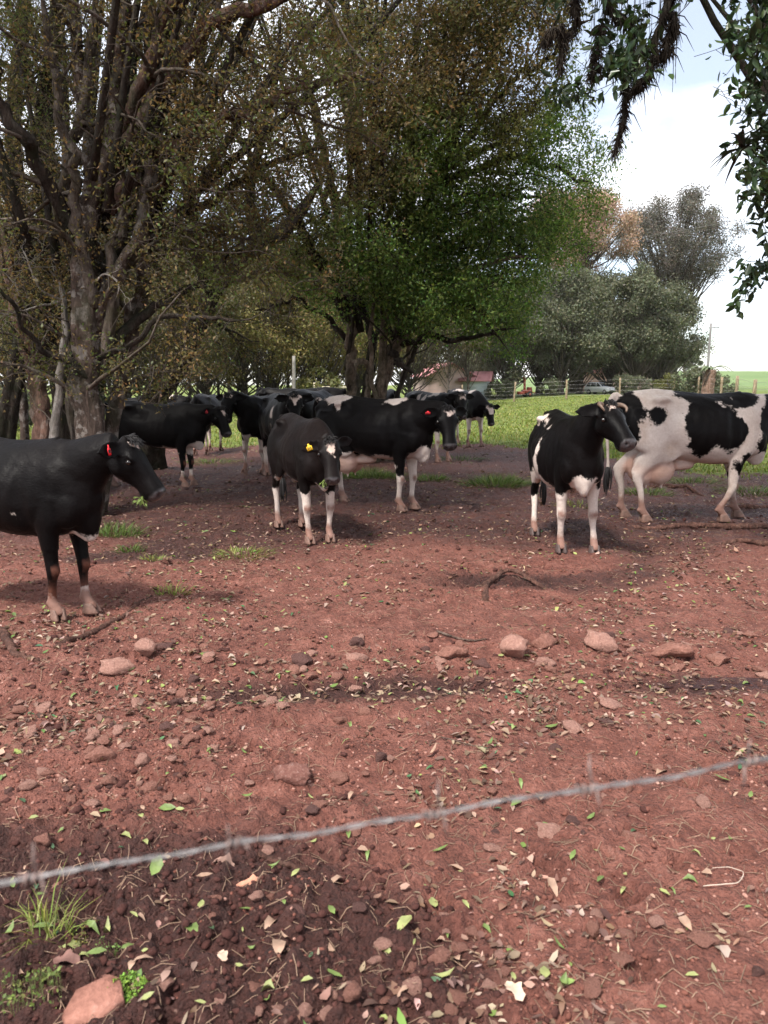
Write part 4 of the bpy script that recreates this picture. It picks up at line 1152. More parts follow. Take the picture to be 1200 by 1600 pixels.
top = pole(1111, 505, 600, 88, .15, 'utility_pole', 'slim grey utility pole leaning above the stump', M_GREYPOLE, 7, True)
pole(459, 556, 625, 44, .12, 'concrete_post', 'pale mottled post standing behind the middle cows', simple_mat('pale_concrete', (.21, .195, .175), .9, .3, 4), 0)
def overhead_wire(label, p, q, sag):
    t = np.linspace(0, 1, 24)[:, None]
    P = np.array(p) * (1 - t) + np.array(q) * t; P[:, 2] -= (sag * 4 * t * (1 - t))[:, 0]
    o = link('power_line', MB().tube(P, .012, 5, False).mesh('power_line', M_WIRE)); tag(o, label, 'cable')
overhead_wire('upper power line crossing the sky at right', (top[0], top[1], top[2] - .3), at(1500, 150, 40), .6)
overhead_wire('lower power line crossing before the grey-green trees', at(860, 385, 92), at(1420, 280, 60), .8)

# --- tall stump with a climbing plant
def stump():
    d = 50
    x = ray(1106, 620)[0] * d; g = hz(x, d); ht = at(1106, 578, d)[2] - g
    root = empty('tall_stump', (x, d, g)); tag(root, 'tall reddish stump with vines and a few fronds on top', 'stump')
    m = bark_material('stump_bark', (.19, .115, .085), (.33, .25, .20), (.13, .085, .06), .6, 1.6)
    P = spline([(0, 0, -.3), (-.05, 0, ht * .3), (.02, 0, ht * .7), (.08, 0, ht)], 16)
    r_ = np.random.default_rng(2)
    fl = 1 + .06 * r_.normal(size=(16, 14)) + .14 * np.sin(5 * np.arange(14) * 2 * math.pi / 14)[None, :]
    V, F = tube(P, np.linspace(.40, .30, 16), 14, fl)
    q = MB(); q.add(V, F); q.f.setdefault(14, []).append(np.arange(len(V) - 14, len(V))[None, :])
    q.build('trunk', m, root)
    for k in range(5):
        a = r_.uniform(0, 6.28)
        t = np.linspace(0, 1, 14)
        PV = np.stack([(.38) * np.cos(a + 2.2 * t) + P[0, 0], .38 * np.sin(a + 2.2 * t), t * ht * .95], 1)
        link('vine', MB().tube(PV, .03, 6).mesh('vine', BARK_FAR), root)
    lm = simple_mat('frond_green', (.10, .13, .06), .6, .3, 5)
    for k in range(9):
        a = r_.uniform(0, 6.28); L = r_.uniform(.8, 1.7); t = np.linspace(0, 1, 7)
        c = np.stack([np.cos(a) * L * t, np.sin(a) * L * t, ht + L * (.9 * t - .95 * t**2)], 1)
        sd = np.array([-math.sin(a), math.cos(a), 0]); w = .13 * np.sin(math.pi * np.clip(t * .9 + .1, 0, 1))
        V = np.concatenate([c + sd * w[:, None] - np.array([0, 0, .05]), c, c - sd * w[:, None] - np.array([0, 0, .05])])
        F = [[i, i + 1, 8 + i, 7 + i] for i in range(6)] + [[7 + i, 8 + i, 15 + i, 14 + i] for i in range(6)]
        link('frond', mesh_from('frond', V, np.array(F), lm), root)
stump()
# ------------------------------------------------------------------ cows
def cow_material():
    t = NT('cow_coat')
    o = t.obj()
    n1 = t.noise(9.0, 5, 0.6, o)
    n2 = t.noise(45.0, 3, 0.6, o)
    lowf = t.math('MULTIPLY', t.math('SUBTRACT', t.noise(3.9, 3, 0.5, o), 0.5), 0.24)
    edge = t.math('ADD', lowf, t.math('ADD', t.math('MULTIPLY', t.math('SUBTRACT', n1, 0.5), 0.11), t.math('MULTIPLY', t.math('SUBTRACT', n2, 0.5), 0.055)))
    white = t.rng(t.math('ADD', t.attr('coat'), edge), -0.010, 0.010)
    hair = t.noise(90.0, 3, 0.7, t.mapv(o, (0.35, 1, 1)))
    big = t.noise(3.0, 4, 0.6, o)
    black = t.ramp(big, [(0.25, (0.0014, 0.0013, 0.0015)), (0.75, (0.0036, 0.0032, 0.0034))])
    rusty = t.mix(t.attr('rust'), black, (0.0085, 0.0056, 0.0052))
    wht = t.ramp(t.math('ADD', t.math('MULTIPLY', big, 0.6), t.math('MULTIPLY', n2, 0.4)), [(0.3, (0.44, 0.35, 0.30)), (0.7, (0.66, 0.58, 0.53))])
    wht = t.mix(t.attr('skin'), wht, (0.52, 0.31, 0.24))
    stain = t.rng(t.noise(2.4, 5, .65, o), .52, .72)
    wht = t.mix(t.math('MULTIPLY', stain, .55), wht, (.33, .215, .145))
    coat = t.mix(white, rusty, wht)
    dn = t.math('ADD', t.attr('dirt'), t.math('MULTIPLY', t.math('SUBTRACT', t.noise(14.0, 5, 0.65, o), 0.5), 0.9))
    dirtf = t.math('MULTIPLY', t.rng(dn, 0.25, 0.85), 0.85)
    coat = t.mix(dirtf, coat, (0.155, 0.062, 0.042))
    coat = t.mix(t.attr('muzzle'), coat, t.ramp(n2, [(0.3, (0.022, 0.019, 0.020)), (0.75, (0.085, 0.072, 0.074))]))
    h2 = t.math('ADD', t.math('MULTIPLY', hair, 0.4), t.math('MULTIPLY', t.noise(12.0, 4, 0.55, o), 1.0))
    nm = t.bump(h2, 0.012, 0.55)
    rough = t.mix(t.attr('muzzle'), (0.44, 0.44, 0.44), (0.30, 0.30, 0.30))
    return t.done(t.bsdf(coat, rough, nm, t.math('ADD', 0.075, t.math('MULTIPLY', t.attr('muzzle'), .35)), Sheen_Weight=0.003, Sheen_Roughness=0.4))

MAT_COW = cow_material()
MAT_EYE = simple_mat('cow_eye', (0.008, 0.005, 0.004), 0.08, 0.2, 20, spec=0.7)
MAT_HOOF = simple_mat('hoof_horn', (0.16, 0.09, 0.068), 0.6, 0.4, 18, 0.003)
MAT_HOOF_DARK = simple_mat('hoof_dark', (0.075, 0.05, 0.045), 0.6, 0.4, 18, 0.003)
MAT_HORN = simple_mat('cow_horn', (0.13, 0.085, 0.06), 0.5, 0.45, 22, 0.002)
MAT_TUFT = simple_mat('cow_forelock', (0.012, 0.010, 0.010), 0.6, 0.4, 30)
MAT_TAG_RED = simple_mat('ear_tag_red', (0.72, 0.02, 0.03), 0.4, 0.1, 20)
MAT_TAG_YELLOW = simple_mat('ear_tag_yellow', (0.85, 0.50, 0.03), 0.4, 0.1, 20)
MAT_TAG_INK = simple_mat('ear_tag_ink', (0.02, 0.02, 0.02), 0.6, 0.1, 20)

def limb(pts, k=14, n=28):
    """rows: x y z rx ry  (radii fore-aft and sideways), lofted along the chain"""
    P = spline(pts, n)
    T = np.gradient(P[:, :3], axis=0); T /= np.linalg.norm(T, axis=1)[:, None]
    ang = np.arange(k) * 2 * math.pi / k
    rings = []
    for p, t in zip(P, T):
        side = np.cross(t, [1, 0, 0]) if abs(t[0]) < 0.95 else np.array([0, 1.0, 0])
        side = np.array([0, 1.0, 0]) - t * t[1]; side /= np.linalg.norm(side)
        fore = np.cross(side, t)
        rings.append(p[:3] + np.outer(np.cos(ang) * max(p[3], .01), fore) + np.outer(np.sin(ang) * max(p[4], .01), side))
    return loft(rings)

def body_ring(x, top, bot, w, k=28, roof=0.62, mid=0.46):
    a = np.arange(k) * 2 * math.pi / k
    zc = bot + mid * (top - bot)
    c, s = np.cos(a), np.sin(a)
    y = w * np.sign(c) * np.abs(c) ** 0.85
    up = s > 0
    z = np.where(up, zc + (top - zc) * np.sign(s) * np.abs(s) ** 0.95, zc + (zc - bot) * np.sign(s) * np.abs(s) ** 0.9)
    y = np.where(up, y * (1 - (1 - roof) * np.clip(s, 0, 1) ** 1.6), y)
    return np.stack([np.full(k, x), y, z], axis=1)

def make_cow(name, loc, heading, scale, pose, coat, vox=0.013):
    """pose: neck (poll forward, side, up), yaw, pitch, legs {fl,fr,hl,hr: (dx,dy)}; coat: dict"""
    parts = []
    gut = pose.get('gut', 1.0); thin = pose.get('thin', .89)
    st = spline([(-.845, 1.300, 1.10, .085), (-.80, 1.345, 1.00, .140), (-.72, 1.385, .90, .200), (-.58, 1.405, .83, .255), (-.40, 1.415, .755, .285),
                 (-.20, 1.395, .69, .315), (.0, 1.375, .645, .345), (.20, 1.370, .625, .345), (.38, 1.378, .63, .300), (.53, 1.395, .65, .250),
                 (.66, 1.375, .69, .215), (.76, 1.30, .76, .165), (.83, 1.20, .86, .10)], 44)
    rings = []
    for x, top, bot, w in st:
        g = gut if -.35 < x < .4 else 1.0
        rings.append(body_ring(x, top, 1.0 - (1.0 - bot) * (1 + (g - 1) * .6), w * thin * g))
    parts.append(loft(rings))
    for s in (-1, 1):
        parts.append(ell((-.40, s * .20 * thin, 1.318), (.11, .055, .045)))                                       # hook bone
        parts.append(ell((-.785, s * .09, 1.25), (.06, .05, .06)))                                                 # pin bone
        parts.append(ell((.51, s * .168 * thin, .99), (.16, .075, .27), Euler((0, math.radians(14), 0)).to_matrix()))   # shoulder blade
        parts.append(ell((.63, s * .125, .88), (.13, .09, .16)))                                                   # point of shoulder
    parts.append(ell((.68, 0, .80), (.15, .10, .17)))                                                             # brisket
    parts.append(ell((.72, 0, .715), (.10, .05, .12)))
    # legs
    feet = {}
    for key, s in (('fl', 1), ('fr', -1)):
        dx, dy = pose['legs'].get(key, (0, 0))
        fx, fy = .47 + dx, s * .135 + dy
        kx, ky = .485 + dx * .55, s * .145 + dy * .5
        bx = pose.get('knee', {}).get(key, 0)
        kx += bx
        parts.append(limb([(.53, s * .16, .98, .13, .07), (.49, s * .165, .80, .125, .075), (.475 + dx * .2, s * .155 + dy * .15, .68, .088, .068), (.48 + dx * .4 + bx * .5, s * .148 + dy * .32, .54, .062, .053),
                           (kx, ky, .435, .052, .050), (kx + .008, ky, .385, .054, .052), (kx * .9 + fx * .1 - .004, ky * .9 + fy * .1, .335, .040, .040), (kx * .5 + fx * .5 - .008, ky * .5 + fy * .5, .24, .032, .032),
                           (fx - .012, fy, .155, .038, .037), (fx - .008, fy, .125, .043, .042), (fx + .018, fy, .085, .040, .042), (fx + .036, fy, .055, .048, .046), (fx + .04, fy, .035, .046, .044)]))
        parts.append(ell((fx - .055, fy, .125), (.018, .028, .022)))
        feet[key] = (fx + .045, fy)
    for key, s in (('hl', 1), ('hr', -1)):
        dx, dy = pose['legs'].get(key, (0, 0))
        fx, fy = -.60 + dx, s * .145 + dy
        hx, hy = -.665 + dx * .75, s * .15 + dy * .65
        parts.append(limb([(-.54, s * .14, 1.22, .20, .09), (-.55, s * .165, 1.05, .235, .105), (-.50 + dx * .1, s * .18, .88, .200, .100), (-.47 + dx * .25, s * .18 + dy * .15, .76, .150, .085),
                           (-.54 + dx * .45, s * .17 + dy * .35, .645, .092, .060), (hx + .045, s * .155 + dy * .55, .565, .066, .045), (hx, hy, .50, .060, .043), (hx + .008, hy, .44, .050, .041),
                           (hx * .6 + fx * .4 + .012, hy * .6 + fy * .4, .33, .036, .033), (hx * .3 + fx * .7, hy * .3 + fy * .7, .22, .035, .033), (fx - .012, fy, .155, .039, .037), (fx - .008, fy, .125, .044, .042),
                           (fx + .018, fy, .085, .040, .042), (fx + .036, fy, .055, .048, .046), (fx + .04, fy, .035, .046, .044)]))
        parts.append(limb([(-.60 + dx * .3, s * .165 + dy * .3, .72, .035, .03), (hx - .045, hy, .585, .022, .018), (hx - .052, hy, .545, .024, .02), (hx - .02, hy, .49, .03, .02)], 10, 12))
        parts.append(ell((-.40 + dx * .2, s * .205 + dy * .12, .755), (.075, .04, .085)))                        # stifle
        parts.append(ell((fx - .055, fy, .125), (.018, .028, .022)))
        feet[key] = (fx + .045, fy)
    # flank skin fold, udder
    for s in (-1, 1):
        parts.append(ell((-.30, s * .20, .76), (.15, .035, .12), Euler((0, math.radians(-30), 0)).to_matrix()))
    ud = pose.get('udder', 0)
    if ud:
        for s in (-1, 1):
            parts.append(ell((-.36, s * .085, .60 - .03 * ud), (.17, .11, .15 * ud)))
            parts.append(ell((-.52, s * .085, .62 - .03 * ud), (.14, .10, .17 * ud)))
            for tx in (-.33, -.50):
                zt = .60 - .03 * ud - .15 * ud
                parts.append(limb([(tx, s * .09, zt + .06, .03, .03), (tx, s * .09, zt, .018, .018), (tx + .004, s * .092, zt - .045, .015, .015)], 8, 8))
        parts.append(ell((-.16, 0, .60), (.22, .10, .06)))
    # tail
    tl = pose.get('tail', 0.0)
    tail = [(-.80, 0, 1.365, .04, .045), (-.87, 0, 1.345, .036, .04), (-.915, tl * .2, 1.22, .028, .03), (-.915, tl * .5, 1.02, .023, .023), (-.895, tl * .8, .82, .020, .020), (-.88, tl, .66, .018, .018), (-.875, tl, .56, .026, .026)]
    parts.append(limb(tail, 10, 30))
    # neck and head
    nf, ns, nu = pose['neck']
    poll = np.array([nf, ns, nu])
    yaw, pitch = math.radians(pose.get('yaw', 0)), math.radians(pose.get('pitch', 45))
    roll = math.radians(pose.get('roll', 0))
    RH = Matrix.Rotation(yaw, 3, 'Z') @ Matrix.Rotation(pitch, 3, 'Y') @ Matrix.Rotation(roll, 3, 'X')
    RHn = np.array(RH)
    HS = np.array([.88, 1.0, .98]) * pose.get('headscale', 1.0)
    def head(p): return (np.asarray(p, float) * HS) @ RHn.T + poll
    nb = head([(-.02, 0, -.11)])[0]
    base = np.array([.56, 0, 1.10])
    c1 = base + np.array([.20, ns * .12, (nb[2] - base[2]) * .42 + .0])
    c2 = nb - RHn @ np.array([.04, 0, .05]) - np.array([.08, ns * .12, .02])
    chain = []
    for t in np.linspace(0, 1, 16):
        p = (1 - t)**3 * base + 3 * (1 - t)**2 * t * c1 + 3 * (1 - t) * t * t * c2 + t**3 * nb
        chain.append((*p, .27 * (1 - t)**1.15 + .125 * t**.7 if t > 0 else .27, .185 * (1 - t) + .092 * t))
    k = 18; ang = np.arange(k) * 2 * math.pi / k
    C = np.array(chain); T = np.gradient(C[:, :3], axis=0); T /= np.linalg.norm(T, axis=1)[:, None]
    rings = []
    for p, t in zip(C, T):
        sd = np.cross([0, 0, 1.0], t); sd /= np.linalg.norm(sd); upv = np.cross(t, sd)
        c, s = np.cos(ang), np.sin(ang)
        wid = p[4] * np.where(s > 0, 1 - .45 * s**2, 1 - .15 * s**2)
        rings.append(p[:3] + np.outer(c * wid, sd) + np.outer(s * p[3], upv))
    parts.append(loft(rings))
    # dewlap
    m1 = C[7, :3]; parts.append(ell(((.66 + m1[0]) / 2 + .02, m1[1] * .4, (m1[2] + .75) / 2 - .10), (.10, .035, .16), Euler((0, math.radians(30), 0)).to_matrix()))
    hs = spline([(-.055, -.02, -.10, .06), (-.02, .018, -.155, .095), (.03, .030, -.22, .110), (.09, .034, -.262, .118), (.15, .032, -.270, .120), (.22, .024, -.245, .108), (.30, .014, -.210, .088),
                 (.37, .006, -.186, .082), (.43, .002, -.178, .086), (.48, -.002, -.176, .094), (.515, -.004, -.172, .092), (.537, -.020, -.160, .080), (.55, -.048, -.135, .052)], 34)
    rings = []
    for x, top, bot, w in hs:
        kk = 22; a = np.arange(kk) * 2 * math.pi / kk; c, s = np.cos(a), np.sin(a)
        zc = bot + .60 * (top - bot)
        ye = .78 if x < .44 else .9
        y = w * np.sign(c) * np.abs(c)**ye
        z = np.where(s > 0, zc + (top - zc) * np.abs(s)**.85, zc - (zc - bot) * np.abs(s)**.95)
        y = np.where(s < 0, y * (1 - .38 * np.abs(s)**1.5), y)
        rings.append(head(np.stack([np.full(kk, x), y, z], 1)))
    parts.append(loft(rings))
    ear_c = {}
    for s in (-1, 1):
        V, F = ell((.145, s * .098, -.028), (.055, .034, .034)); parts.append((head(V), F))      # brow
        V, F = ell((.13, s * .075, -.165), (.09, .040, .075)); parts.append((head(V), F))       # jaw
        V, F = ell((.505, s * .048, -.045), (.034, .032, .032)); parts.append((head(V), F))     # nostril wing
        V, F = ell((.44, s * .03, -.170), (.07, .035, .020)); parts.append((head(V), F))        # lower lip
        # ear: a cupped leaf
        eu = pose.get('ear', {}).get(s, (0.0, 0.0))        # up, back
        e0 = np.array([.015, s * .095, -.045])
        ed = np.array([-.12 + eu[0] * -.8, s * 1.0, -.30 - eu[1]]); ed /= np.linalg.norm(ed)
        fwd = np.array([.45, s * .50, .75]); fwd = fwd - ed * np.dot(fwd, ed); fwd /= np.linalg.norm(fwd)   # opening direction
        wid = np.cross(ed, fwd)
        rr = []
        for t in np.linspace(0, 1, 12):
            L = .24 * t
            w = .028 + .056 * math.sin(math.pi * min(1, t * .9 + .12))**.8 if t < .98 else .02
            if t > .75: w *= (1 - (t - .75) / .25 * .72)
            th = .017 - .004 * t
            cup = .040 * (math.sin(math.pi * min(1, t + .1)))
            q = []
            for aa in np.linspace(0, 2 * math.pi, 14, endpoint=False):
                cw, ct = math.cos(aa), math.sin(aa)
                q.append(e0 + ed * L + wid * w * cw + fwd * (th * ct + cup * (cw * cw - .6)))
            rr.append(head(q))
        parts.append(loft(rr))
        ear_c[s] = head([e0 + ed * .13 + fwd * (-.6 * .040 + .022) + wid * .0])[0], RHn @ fwd, RHn @ ed
    V, F = ell((-.03, 0, -.01), (.05, .06, .04)); parts.append((head(V), F))
    mb = MB()
    for V, F in parts: mb.add(V, F)
    tmp = link('tmp_body', mb.mesh('tmp_body', None))
    rm = tmp.modifiers.new('r', 'REMESH'); rm.mode = 'VOXEL'; rm.voxel_size = vox / scale
    sm = tmp.modifiers.new('s', 'SMOOTH'); sm.factor = 0.5; sm.iterations = pose.get('smooth', 7)
    dg = bpy.context.evaluated_depsgraph_get()
    me = bpy.data.meshes.new_from_object(tmp.evaluated_get(dg))
    bpy.data.objects.remove(tmp)
    me.name = name
    n = len(me.vertices)
    P = np.empty(n * 3, np.float32); me.vertices.foreach_get('co', P); P = P.reshape(-1, 3).astype(float)
    N = np.empty(n * 3, np.float32); me.vertices.foreach_get('normal', N); N = N.reshape(-1, 3).astype(float)
    E = np.empty(len(me.edges) * 2, np.int32); me.edges.foreach_get('vertices', E); E = E.reshape(-1, 2)
    deg = np.bincount(E.ravel(), minlength=n).astype(float)
    hx_ = (P - poll) @ RHn
    wgt = .62 * sstep(.50, .72, P[:, 2]) * sstep(-.87, -.82, P[:, 0]) * (1 - sstep(-.16, -.02, hx_[:, 0]))
    wgt = np.maximum(wgt, .5 * ((hx_[:, 0] > .03) & (np.abs(hx_[:, 1]) < .11) & (P[:, 0] > .7)) * .5)
    for _ in range(20):
        for a in range(3):
            sm_ = (np.bincount(E[:, 0], P[E[:, 1], a], n) + np.bincount(E[:, 1], P[E[:, 0], a], n)) / deg
            P[:, a] += wgt * (sm_ - P[:, a])
    hp = (P - poll) @ RHn / HS                                  # head coordinates
    inhead = (hp[:, 0] > -.10) & (np.abs(hp[:, 1]) < .36) & (hp[:, 2] > -.28) & (hp[:, 2] < .12) & (P[:, 0] > .72)
    # relief: nostrils, mouth line, eye sockets, ribs and folds
    disp = np.zeros(n)
    for s in (-1, 1):
        d = np.linalg.norm((hp - np.array([.526, s * .056, -.052])) / np.array([.024, .015, .020]), axis=1)
        disp -= .026 * np.exp(-d**2) * inhead
        d = np.linalg.norm((hp - np.array([.16, s * .118, -.058])) / np.array([.035, .03, .024]), axis=1)
        disp -= .012 * np.exp(-d**2) * inhead
        d = np.linalg.norm((hp - np.array([.28, s * .085, -.10])) / np.array([.08, .04, .05]), axis=1)
        disp -= .008 * np.exp(-d**2) * inhead
    ml = np.exp(-((hp[:, 2] + .132 + .10 * np.clip(.53 - hp[:, 0], 0, .2)) / .007)**2) * sstep(.40, .46, hp[:, 0]) * inhead
    disp -= .008 * ml
    rib = np.sin((P[:, 0] - .22 * P[:, 2]) * 2 * math.pi / .105) * sstep(-.22, -.05, P[:, 0]) * (1 - sstep(.28, .40, P[:, 0])) * sstep(.72, .85, P[:, 2]) * (1 - sstep(1.15, 1.28, P[:, 2]))
    disp += .0028 * rib * pose.get('ribs', .8)
    disp += .006 * fbm(P[:, 0] * 3 + 5 * P[:, 1], P[:, 2] * 3 + 2 * P[:, 1], 3) * (P[:, 2] > .55) * (~inhead)
    # hollow in front of the hip, and behind the shoulder
    for s in (-1, 1):
        d = np.linalg.norm((P - np.array([-.22, s * .24, 1.20])) / np.array([.13, .16, .09]), axis=1); disp -= .046 * np.exp(-d**2)
        d = np.linalg.norm((P - np.array([.34, s * .30, .95])) / np.array([.05, .16, .22]), axis=1); disp -= .024 * np.exp(-d**2)
        d = np.linalg.norm((P - np.array([-.62, s * .22, 1.20])) / np.array([.12, .16, .07]), axis=1); disp -= .028 * np.exp(-d**2)
    disp += .014 * np.exp(-(P[:, 1] / .035)**2) * sstep(1.30, 1.36, P[:, 2]) * (P[:, 0] < .5) * (P[:, 0] > -.75)          # spine
    P2 = P + N * disp[:, None]
    me.vertices.foreach_set('co', P2.astype(np.float32).ravel())
    # coat: signed field, positive = white
    if coat.get('base', 'black') == 'black':
        f = np.full(n, -1.0)
        for c, r in coat.get('white', []):
            d = (1 - np.linalg.norm((P - np.array(c)) / np.array(r), axis=1)) * min(r); f = np.maximum(f, d)
        for key, z, top in coat.get('socks', []):
            s = 1 if key[1] == 'l' else -1; front = key[0] == 'f'
            sel = (P[:, 0] > 0) == front
            sel &= (P[:, 1] * s > 0)
            sel &= P[:, 2] < top
            f = np.maximum(f, np.where(sel, z - P[:, 2], -1.0))
        for c, r in coat.get('black', []):
            d = (1 - np.linalg.norm((P - np.array(c)) / np.array(r), axis=1)) * min(r); f = np.minimum(f, -d)
    else:
        f = np.full(n, 1.0)
        for c, r in coat.get('black', []):
            d = (1 - np.linalg.norm((P - np.array(c)) / np.array(r), axis=1)) * min(r); f = np.minimum(f, -d)
        for c, r in coat.get('white', []):
            d = (1 - np.linalg.norm((P - np.array(c)) / np.array(r), axis=1)) * min(r); f = np.maximum(f, d)
    if coat.get('head', 'black') == 'black':
        f = np.where(inhead, -1.0, f)
    bl = coat.get('blaze')            # widths along the face: triangle narrowing down
    if bl:
        x0, x1, w0, w1 = bl
        t = (hp[:, 0] - x0) / (x1 - x0)
        wv = w0 + (w1 - w0) * np.clip(t, 0, 1)
        d = np.minimum(np.minimum(hp[:, 0] - x0, x1 - hp[:, 0]), wv - np.abs(hp[:, 1]))
        f = np.where(inhead & (hp[:, 2] > -.06), np.maximum(f, d * .9), f)
    fattr(me, 'coat', f)
    skin = np.zeros(n)
    if ud:
        d = np.linalg.norm((P - np.array([-.42, 0, .56])) / np.array([.36, .24, .20]), axis=1)
        skin = 1 - sstep(.75, 1.05, d)
        f2 = np.where(d < 1.0, np.maximum(f, .12 - .12 * d), f)
        me.attributes['coat'].data.foreach_set('value', f2.astype(np.float32))
    skin = np.maximum(skin, .75 * (1 - sstep(.55, .72, P[:, 2])) * (P[:, 2] > .5) * (np.abs(P[:, 1]) < .22) * (P[:, 0] > -.45) * (P[:, 0] < .36))
    skin = np.where(inhead, .25, skin)
    fattr(me, 'skin', skin * .9)
    mz = sstep(.475, .515, hp[:, 0] - .10 * np.clip(-hp[:, 2] - .10, 0, 1)) * inhead
    for s in (-1, 1):
        mz = mz * (1 - .95 * np.exp(-np.linalg.norm((hp - np.array([.526, s * .056, -.052])) / np.array([.03, .013, .016]), axis=1)**2))
    fattr(me, 'muzzle', mz)
    dirt = (1 - sstep(.10, coat.get('mud', .34), P[:, 2])) * .95 + .75 * np.exp(-((P[:, 2] - .395) / .045)**2) * (P[:, 0] > .2) * sstep(.1, .6, N[:, 0])
    dirt += .35 * coat.get('dusty', .3) * (P[:, 2] < .75)
    fattr(me, 'dirt', dirt)
    rust = coat.get('rust', .25) * (.4 + .6 * sstep(-.6, .6, N[:, 2] * .5 + pnoise(P[:, 0] * 3, P[:, 2] * 3)))
    fattr(me, 'rust', rust)
    me.materials.clear(); me.materials.append(MAT_COW)
    me.polygons.foreach_set('use_smooth', np.ones(len(me.polygons), bool))
    cow = link(name, me)
    cow.location = loc
    cow.rotation_euler = (0, 0, heading)
    cow.scale = (scale,) * 3
    # hooves: two claws each
    hm = MB()
    for s in (-1, 1):
        rg = []
        for z, x0, x1, w in ((.0, -.058, .075, .036), (.012, -.060, .078, .038), (.045, -.055, .055, .034), (.075, -.048, .036, .030), (.085, -.040, .026, .022)):
            a = np.arange(12) * 2 * math.pi / 12
            xc, rx = (x0 + x1) / 2, (x1 - x0) / 2
            yy = np.sin(a) * w * (1 - .35 * np.clip(np.cos(a), 0, 1))
            rg.append(np.stack([xc + np.cos(a) * rx, s * .030 + yy * .80, np.full(12, z)], 1))
        hm.add(*loft(rg))
    hme = hm.mesh('hoof', coat.get('hoof', MAT_HOOF))
    for key in ('fl', 'fr', 'hl', 'hr'):
        h = link('hoof', hme, cow, (feet[key][0] - .012, feet[key][1], 0.0))
        if key[0] == 'f' and 'hoofturn' in pose: h.rotation_euler = (0, 0, math.radians(pose['hoofturn'].get(key, 0)))
    # eyes
    eme = MB().add(*ell((0, 0, 0), (.021, .021, .021), None, 14, 10)).mesh('eye', MAT_EYE)
    for s in (-1, 1):
        link('eye', eme, cow, head([(.160, s * .116, -.056)])[0])
    lid = MB()
    # tail switch
    tw = MB()
    r2 = np.random.default_rng(int(abs(loc[0] * 100) + 5))
    for i in range(26):
        a = r2.uniform(0, 6.28); q = r2.uniform(0, .022); L = r2.uniform(.16, .32)
        p0 = np.array([-.875 + q * math.cos(a), tl + q * math.sin(a), .58]); p1 = p0 + np.array([1.2 * q * math.cos(a), 1.2 * q * math.sin(a), -L * .6]); p2 = p0 + np.array([q * .6 * math.cos(a), q * .6 * math.sin(a), -L])
        tw.tube(spline([p0, p1, p2], 5), [.009, .011, .010, .007, .002], 4)
    tw.build('tail_switch', MAT_TUFT if coat.get('switch', 'black') == 'black' else MAT_SWITCH_WHITE, cow)
    if pose.get('tuft', 1):
        tf = MB()
        for i in range(60):
            a = r2.uniform(-1, 1); p0 = np.array([r2.uniform(-.05, .03), a * .05, .02 + .012 * (1 - a * a)])
            d = np.array([r2.uniform(.01, .07), r2.uniform(-.03, .03) + a * .02, r2.uniform(.0, .035)]) * pose.get('tuft', 1)
            tf.tube(head(spline([p0, p0 + d * .6 + np.array([0, 0, .014]), p0 + d], 4)), [.005, .0055, .004, .001], 3)
        tf.build('forelock', MAT_TUFT, cow)
    tg = pose.get('tag')
    if tg:
        s, mat = tg
        c, fw, ed = ear_c[s]
        up = np.cross(fw, ed)
        if up[2] < 0: up = -up
        M = np.stack([ed, up, fw], 1)
        sx, sy = pose.get('tagsize', (.030, .034))
        outl = np.array([(-1, -1), (1, -1), (1, .35), (.35, .6), (.3, 1.15), (-.3, 1.15), (-.35, .6), (-1, .35)]) * np.array([sx, sy])
        V = np.vstack([np.c_[outl, np.full(8, .012)], np.c_[outl, np.full(8, .016)]])
        Q = [[i, (i + 1) % 8, 8 + (i + 1) % 8, 8 + i] for i in range(8)]
        V = V @ M.T + c
        tb = MB().add(V, [np.array(Q), np.array([list(range(8))[::-1], list(range(8, 16))])])
        t = tb.build('ear_tag', mat, cow, smooth=False)
        num = MB()
        for dx0 in (-.45, .05, .5):
            num.add(np.array([(dx0 * sx - .004, -.5 * sy, .0168), (dx0 * sx + .004, -.5 * sy, .0168), (dx0 * sx + .004, .15 * sy, .0168), (dx0 * sx - .004, .15 * sy, .0168)]) @ M.T + c, np.array([[0, 1, 2, 3]]))
        num.build('tag_print', MAT_TAG_INK, t, smooth=False)
    if pose.get('horns'):
        for s in (-1, 1):
            L = pose['horns']
            pts = spline([(-.005, s * .085, .0), (.0, s * .125, .015), (.035, s * .155, .03), (.085, s * .155, .035), (.125, s * .135, .02)], 14)
            pts = (pts - pts[0]) * L + pts[0]
            link('horn', MB().tube(head(pts), np.linspace(.027, .008, 14), 12).mesh('horn', MAT_HORN), cow)
    MW = Matrix.Translation(loc) @ Matrix.Rotation(heading, 4, 'Z') @ Matrix.Scale(scale, 4)
    MOUTH.clear(); MOUTH.update({s: tuple(MW @ Vector(head([(.45, s * .072, -.160)])[0])) for s in (-1, 1)})
    return cow

MOUTH = {}
MAT_SWITCH_WHITE = simple_mat('cow_switch_pale', (0.45, 0.36, 0.30), 0.7, 0.3, 30)
LEGS0 = dict(fl=(0, 0), fr=(0, 0), hl=(0, 0), hr=(0, 0))
